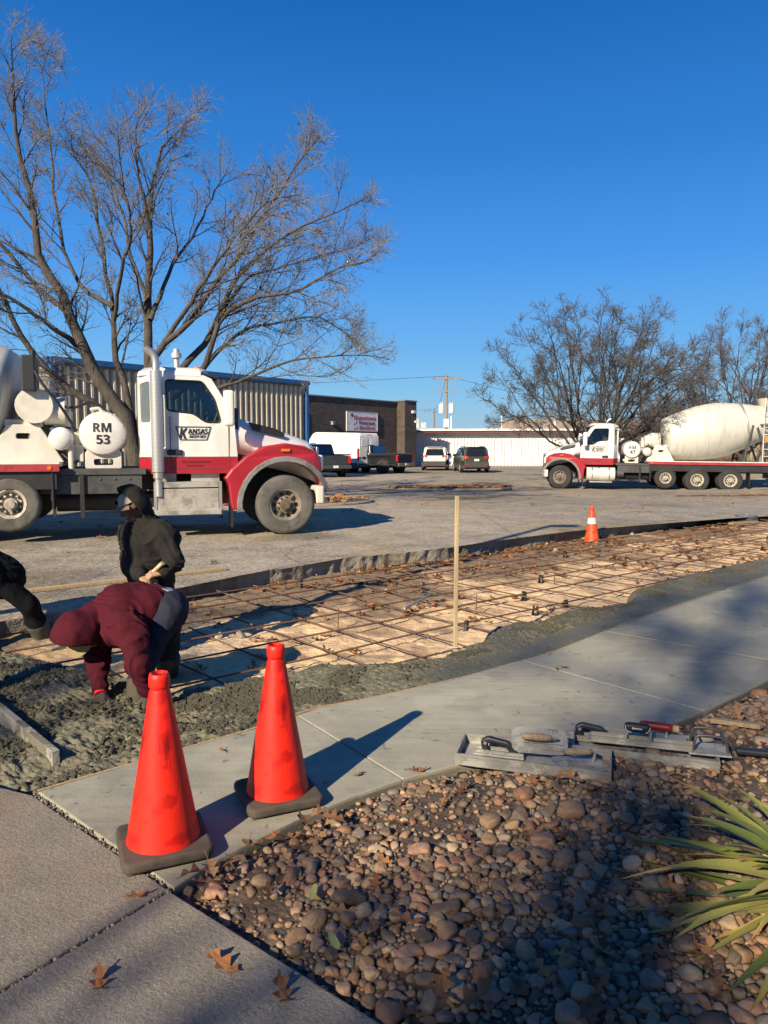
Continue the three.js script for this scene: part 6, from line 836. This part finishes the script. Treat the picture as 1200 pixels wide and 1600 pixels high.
// ---------- yucca ----------
{
  const c = onY(1300, 1432), o = thing('yucca_plant', 'green yucca with long sword leaves spreading over the river stones', 'plant', [c.x, 0, c.z]), r = rng(17), tLeafG = tWoodLeaf(), ms = [[.13, .155, .035], [.18, .20, .045], [.11, .14, .04], [.24, .235, .07], [.10, .135, .04]].map(k => mat(k, .55, { map: tLeafG, vertexColors: true, transmission: .12, thickness: 0 }));
  function tWoodLeaf() { return tex(128, .12, (u, v) => { const k = .8 + .4 * fbm(u * 30, v * 2, 3, 650, 0); return [k, k, k * .9]; }); }
  part('stem', [cyl(.05, .2, 0, .04, 0, 'y', 14)], mat([.14, .1, .06], .95, { map: tGrime }), o);
  for (let k = 0; k < 54; k++) {
    const az = k < 36 ? Math.PI + (r() - .5) * 2.5 : r() * 6.283, el = .05 + Math.pow(r(), 1.2) * (k < 36 ? .8 : 1.3), L = (.5 + r() * .26) * (k < 36 ? 1 : .92), w = .019 + r() * .009, n = 9, pos = [], idx = [], droop = .10 + .22 * r() * Math.cos(el);
    const d = V(Math.cos(az) * Math.cos(el), Math.sin(el), -Math.sin(az) * Math.cos(el)), s = V(-d.z, 0, d.x).normalize(), up = V(0, 0, 0).crossVectors(s, d).multiplyScalar(-1); if (up.y < 0) up.negate(); const tw = (r() - .5) * 1.1, S = s.clone().applyAxisAngle(d, tw), Un = up.clone().applyAxisAngle(d, tw);
    for (let i = 0; i <= n; i++) { const t = i / n, p = d.clone().multiplyScalar(.03 + L * t); p.y += .05 - droop * L * t * t * 1.6; p.y = Math.max(p.y, .03 + .02 * t); const ww = w * (1.25 - .5 * Math.abs(t - .3) * 1.4) * Math.pow(Math.max(0, 1 - Math.pow(t, 3.2)), .8) + .0008, f = ww * .42; for (const [a, b] of [[-1, f], [-.5, f * .28], [0, 0], [.5, f * .28], [1, f], [0, -.0022]]) pos.push(p.x + S.x * a * ww + Un.x * b, p.y + S.y * a * ww + Un.y * b, p.z + S.z * a * ww + Un.z * b); }
    for (let i = 0; i < n; i++) for (let j = 0; j < 6; j++) { const A = i * 6 + j, Bq = i * 6 + (j + 1) % 6; idx.push(A, Bq, A + 6, Bq, Bq + 6, A + 6); }
    const dry = r() < .14, vc = []; for (let i = 0; i <= n; i++) for (let j = 0; j < 6; j++) { const tip = i >= n - (r() < .4 ? 1 : 0); vc.push(...(dry ? [3.2, 1.9, 2.2] : tip ? [1.9, 1.0, 1.0] : [1, 1, 1])); } part('leaf', [bg(pos, idx, vc)], ms[(r() * 5) | 0], o);
  }
}
// ---------- oak leaves ----------
const leafG = (() => {
  const out = []; for (let k = 0; k < 4; k++) { const r = rng(90 + k);
    const half = sg => { const o = []; for (let i = 0; i <= 44; i++) { const t = i / 44, w = (.033 + .006 * k / 3) * Math.pow(Math.sin(Math.PI * Math.pow(t, .85) * .97 + .03), .8) * (.64 + .36 * Math.cos(6.283 * (3.1 * t + .5) + sg * .45 + k * .8)) ; o.push([sg * Math.max(.0025, w), t * .13]); } return o; }; const poly = [...half(-1), ...half(1).reverse()]; const g = new THREE.ShapeGeometry(shape(poly)).rotateX(-Math.PI / 2).translate(0, 0, .06); const c1 = 4 + r() * 8, c2 = 2 + r() * 5, st = bar([0, 0, .06], [.004, .004, .1], .0012, 4);
    const g2 = join([g, st]); warp(g2, v => { v.y += c1 * v.x * v.x * 1.5 + c2 * v.z * v.z * .8 + .01 * Math.sin(v.z * 40 + k * 2) + Math.abs(v.x) * .12; }); out.push(keep(g2)); } return out; })();
const leafTones = [[.26, .125, .05], [.36, .18, .075], [.17, .078, .038], [.42, .24, .11], [.13, .058, .032], [.32, .135, .05]];
const leafM = leafTones.map(c => mat(c, .85, { map: tGrime, bumpMap: bFine, bumpScale: .002, side: THREE.DoubleSide }));
{
  const r = rng(31), put = (px, py, y, label, group, s = 1, tone = -1) => { const p = onY(px, py, y), o = tag(part(numbered('oak_leaf'), leafG[(r() * 4) | 0], leafM[tone < 0 ? (r() * 6) | 0 : tone], scene), label, 'leaf', group); o.position.set(p.x, y + .006, p.z); o.rotation.set((r() - .5) * .5, r() * 6.28, (r() - .5) * .5); const k = s * (.66 + r() * .3); o.scale.set(k, k, k); };
  for (const [x, y, s] of [[155, 1535, 1], [348, 1507, 1.1], [442, 1552, .95], [212, 1402, .7]]) put(x, y, .004, 'dry brown oak leaf lying flat on the old pavement', 'oak leaves on the old pavement', s);
  for (const [x, y, s] of [[347, 1174, .75], [395, 1322, .9], [425, 1310, .8], [560, 1212, .7], [652, 1206, 1], [870, 1046, .6], [881, 1044, .7], [942, 958, .5], [505, 1275, .8]]) put(x, y, .004, 'dry brown oak leaf lying on the light sidewalk', 'oak leaves on the sidewalk', s);
  for (const [x, y, s, h] of [[305, 1368, 1.2, .03], [330, 1358, 1.2, .04], [318, 1380, 1, .03], [360, 1350, 1, .03], [478, 1288, 1.1, .03], [500, 1270, 1, .03], [520, 1280, 1, .03], [632, 1438, 1.2, .05], [690, 1222, 1, .03], [835, 1222, 1, .04], [888, 1218, 1.1, .07], [985, 1262, 1.2, .05], [1020, 1275, 1.1, .06], [740, 1560, 1.2, .05], [820, 1545, 1.1, .05], [690, 1545, 1.1, .05], [935, 1585, 1.3, .05], [1120, 1530, 1, .05], [1095, 1290, .9, .05], [450, 1310, 1, .03], [585, 1450, 1, .05], [560, 1470, .9, .05], [1130, 1262, 1, .05], [845, 1345, 1, .05], [720, 1235, .9, .03], [420, 1395, .9, .04]]) put(x, y, h, 'dry curled oak leaf lying on the river stones', 'oak leaves on the stones', s);
  const pale = mat([.30, .33, .10], .8, { side: THREE.DoubleSide }); for (const [x, y] of [[490, 1392], [522, 1458], [645, 1585]]) { const p = onY(x, y, .05), o = tag(part(numbered('green_leaf'), [warp(new THREE.CircleGeometry(.5, 14).scale(.026, .075, 1).rotateX(-Math.PI / 2), v => { v.y += v.z * v.z * 3 + Math.abs(v.x) * .3; })], pale, scene), 'small yellow-green leaf among the river stones', 'leaf', 'yellow-green leaves on the stones'); o.position.set(p.x, bedY(p.x, -p.z) + .045, p.z); o.rotation.set(.2, x, .2); pale.side = THREE.DoubleSide; }
  // litter nobody could count
  const spots = []; const add = (x, y, d) => spots.push([x, y, d]);
  for (let i = 0; i < 2200; i++) { const u = -1 + Math.pow(r(), .8) * 18, n = 4.75 - Math.pow(r(), 2.2) * 3.6, [x, d] = xd(u, n); if (n > wetN(u) + .1 && fbm(x * 1.4, d * 1.4, 3, 990) > .45) add(x, sandY(u, n) + .012, d); }
  for (let i = 0; i < 260; i++) { const d = 8 + Math.pow(r(), .7) * 30, x = (r() - .5) * d * 1.1; const [u, n] = un(x, d); if (n > 5.2) add(x, lotY(x, d) + .008, d); }
  for (let i = 0; i < 900; i++) { const a = r() * 6.28, q = Math.sqrt(r()), x = 14.3 + Math.cos(a) * q * 3.2, d = 28.2 + Math.sin(a) * q * .5; add(x, lotY(x, d) + .01, d); }
  for (let i = 0; i < 150; i++) { const d = 1.9 + r() * 3.2, x = mix(-.9, d * .55, r()); if (inPoly(BED, x, d) && distPoly(BED_EDGE, x, d) > .03) spots.push([x, bedY(x, d) + .03, d, .62]); }
  const per = [[], [], [], []]; spots.forEach(s => per[(r() * 4) | 0].push(s));
  per.forEach((L, k) => { const im = new THREE.InstancedMesh(leafG[k], mat([1, 1, 1], .9, { map: tGrime, side: THREE.DoubleSide }), L.length), m = new THREE.Matrix4(), cc = new THREE.Color(); L.forEach(([x, y, d, q = 1], i) => { const s = (.6 + r() * .8) * q; m.compose(V(x, y, -d), new THREE.Quaternion().setFromEuler(new THREE.Euler((r() - .5) * .9, r() * 6.28, (r() - .5) * .9)), V(s, s, s)); im.setMatrixAt(i, m); cc.setRGB(...leafTones[(r() * 6) | 0]); im.setColorAt(i, cc); }); im.name = numbered('leaf_litter'); stuff(im); tag(im, ['scattered brown oak leaf litter along the lot edge', 'thin brown leaf litter over sand and stones', 'windblown brown leaf litter in the dug out strip', 'sparse brown leaf litter on the lot'][k], 'leaf litter'); im.castShadow = im.receiveShadow = true; scene.add(im); });
  // broken rubble in the strip
  const gg = warp(new THREE.IcosahedronGeometry(1, 1), v => { v.multiplyScalar(.8 + .4 * noise3(v.x * 2, v.y * 2, v.z * 2)); v.y *= .65; }), im = new THREE.InstancedMesh(gg, mat([1, 1, 1], .95, { map: tStone }), 260), m = new THREE.Matrix4(), cc = new THREE.Color();
  for (let i = 0; i < 260; i++) { const u = -1.2 + r() * 17, n = i % 3 ? 4.9 - Math.pow(r(), 2) * 2.5 : wetN(u) + .15 + r() * 2.6, [x, d] = xd(u, n), s = .005 + Math.pow(r(), 6) * .045; m.compose(V(x, sandY(u, n) + s * .3, -d), new THREE.Quaternion().setFromEuler(new THREE.Euler(r() * 6, r() * 6, r() * 6)), V(s * 1.2, s, s)); im.setMatrixAt(i, m); const k = .2 + r() * .22; im.setColorAt(i, cc.setRGB(k, k * .92, k * .76)); } im.name = 'concrete_rubble'; stuff(im); tag(im, 'pale concrete crumbs and rubble on the sand', 'rubble'); scene.add(im);
}
// ---------- planted islands in the lot ----------
function island(label, cx, cd, rx, rd, turn) { const o = new THREE.Group(); o.name = numbered('planting_island'); o.userData = { kind: 'structure', label, category: 'planting island' }; scene.add(o); o.position.set(cx, lotY(cx, cd), -cd); o.rotation.y = turn; const n = 48, pos = [0, .09, 0], idx = []; for (const [q, y] of [[.5, .1], [.9, .07], [1, .05]]) for (let k = 0; k < n; k++) { const a = k / n * 6.283; pos.push(Math.cos(a) * rx * q, y, Math.sin(a) * rd * q); } for (let k = 0; k < n; k++) { const a = 1 + k, b = 1 + (k + 1) % n; idx.push(0, b, a); for (let j = 0; j < 2; j++) { const p = a + j * n, q = b + j * n; idx.push(p, q, p + n, q, q + n, p + n); } } part('soil', planUV(bg(pos, idx)), mSoil, o); const kp = []; for (let k = 0; k <= 48; k++) { const a = k / 48 * 6.283; kp.push([Math.cos(a) * (rx + .06), .02, Math.sin(a) * (rd + .06)]); } part('kerb', [pipe(kp, .06, 96, 8)], mat([.28, .25, .21], .9, { map: tGrime }), o); const r = rng(cx * 7 + 99), im = new THREE.InstancedMesh(leafG[1], mat([1, 1, 1], .9, { side: THREE.DoubleSide }), 700), m = new THREE.Matrix4(), cc = new THREE.Color(); for (let i = 0; i < 700; i++) { const a = r() * 6.28, q = Math.sqrt(r()) * 1.03, s = 1 + r(); m.compose(V(Math.cos(a) * rx * q, .1, Math.sin(a) * rd * q), new THREE.Quaternion().setFromEuler(new THREE.Euler((r() - .5), r() * 6, (r() - .5))), V(s, s, s)); im.setMatrixAt(i, m); im.setColorAt(i, cc.setRGB(...leafTones[(r() * 6) | 0])); } im.name = 'leaf_litter'; stuff(im); o.add(im); }
island('leaf covered planting island round the bare multi-stem tree', -5.6, 21.6, 5.2, 2.4, .1);
island('low leaf strewn island in the middle of the lot', 2.75, 31, 2.6, .9, .12);
// ---------- out of view but casting shade: light pole and oak ----------
{
  const H = 8, tip = onY(862, 821), b = V(tip.x + SUN_H[0] * H / Math.tan(SUN_EL), 0, tip.z + SUN_H[1] * H / Math.tan(SUN_EL)), o = thing('light_pole', 'tall grey parking light pole left of the walk', 'light pole', [b.x, 0, b.z]);
  part('base', [cyl(.28, .5, 0, .25, 0, 'y', 20)], mSlabEdge, o); part('pole', [cyl(.11, H - .5, 0, .5 + (H - .5) / 2, 0, 'y', 16, .075)], mDarkGrey, o); part('lamp_head', [rbox(.55, .12, .35, .04, .3, H - .05, 0), box(.3, .06, .06, .1, H - .05, 0)], mDarkGrey, o);
}
{
  const up = (x, d, t) => V(x, 0, -d).addScaledVector(sunDir, t), base = V(-10, 0, 13.5), o = thing('oak_tree', 'oak holding brown leaves standing behind the viewpoint', 'tree', [base.x, 0, base.z]);
  const fork = V(-9.8, 5.2, 13.2), L = [{ pts: [base.clone(), V(-10.1, 2, 13.5), V(-9.9, 3.6, 13.3), fork], r0: .34, r1: .22, nb: 0 }];
  const go = (pts, r0, nb) => L.push({ pts: [fork, ...pts], r0, r1: .025, nb });
  go([up(-.6, 2.75, 20.5), up(-.12, 2.55, 20.2), up(.2, 2.4, 20), up(.45, 2.2, 19.8), up(.55, 1.95, 19.6)], .055, 34);
  go([V(-12, 8, 14), V(-13.5, 10, 15)], .12, 10); go([V(-10, 8.5, 16), V(-10.5, 11.5, 18)], .12, 10); go([V(-11.5, 9, 11), V(-12.5, 11, 10)], .1, 8);
  for (const l of L) l.pts = l.pts.map(p => p.clone().sub(base));
  makeTree(o, L, { bl: 1.1, nt: 6, tl: .4, lift: .1, from: .5, twr: .006, sub: 2, spread: .9, bud: 1, budSize: .075, color: [.15, .115, .09], twig: [.17, .13, .1], budMat: mat([.2, .11, .06], .9) }, 301);
}
{ // tall slender tree much farther back whose crown softens the light on the walk
  const o = thing('slender_tree', 'tall slender bare tree far behind the viewpoint', 'tree', [-15.1, 0, 22.6]), r = rng(402), L = [{ pts: [V(0, -.1, 0), V(.1, 6, 0), V(0, 12, .1), V(.05, 18, 0), V(0, 20.5, 0)], r0: .26, r1: .04, nb: 0 }];
  for (let k = 0; k < 16; k++) { const y = 16.8 + k * .22, a = k * 2.4, q = 1.1 + r() * 1.1; L.push({ pts: [V(0, y, 0), V(Math.cos(a) * q * .5, y + .5, Math.sin(a) * q * .5), V(Math.cos(a) * q, y + 1.1, Math.sin(a) * q)], r0: .05, r1: .012, nb: 5 }); }
  makeTree(o, L, { bl: .9, nt: 6, tl: .4, lift: .3, from: .2, twr: .007, sub: 2, spread: .9, bud: .3, budSize: .06, color: [.15, .12, .1], twig: [.17, .14, .12] }, 403);
}
{ // the building the stone bed runs along, behind the viewpoint
  const o = thing('brick_office', 'tan brick office building behind the viewpoint', 'building', [8.2, 0, 7.4]), mb = mat([.42, .31, .22], .95, { map: tGrime, bumpMap: bMid, bumpScale: .01 });
  part('wall', [box(13, 4.2, .3, 0, 2.1, -4.6), box(.3, 4.2, 9, -6.35, 2.1, .06), box(.3, 4.2, 9, 6.35, 2.1, .06), box(13, 4.2, .3, 0, 2.1, 4.71)], mb, o); part('roof', [box(13.6, .2, 10.2, 0, 4.31, 0)], GREY_ROOF, o);
  for (const x of [-3.6, 0, 3.6]) { const w = part('window', [box(1.6, 1.6, .08, x, 1.8, -4.78)], mBlackP, o); part('pane', [box(1.45, 1.45, .03, x, 1.8, -4.83)], mGlassDark, w); }
}
renderer.render(scene, camera);
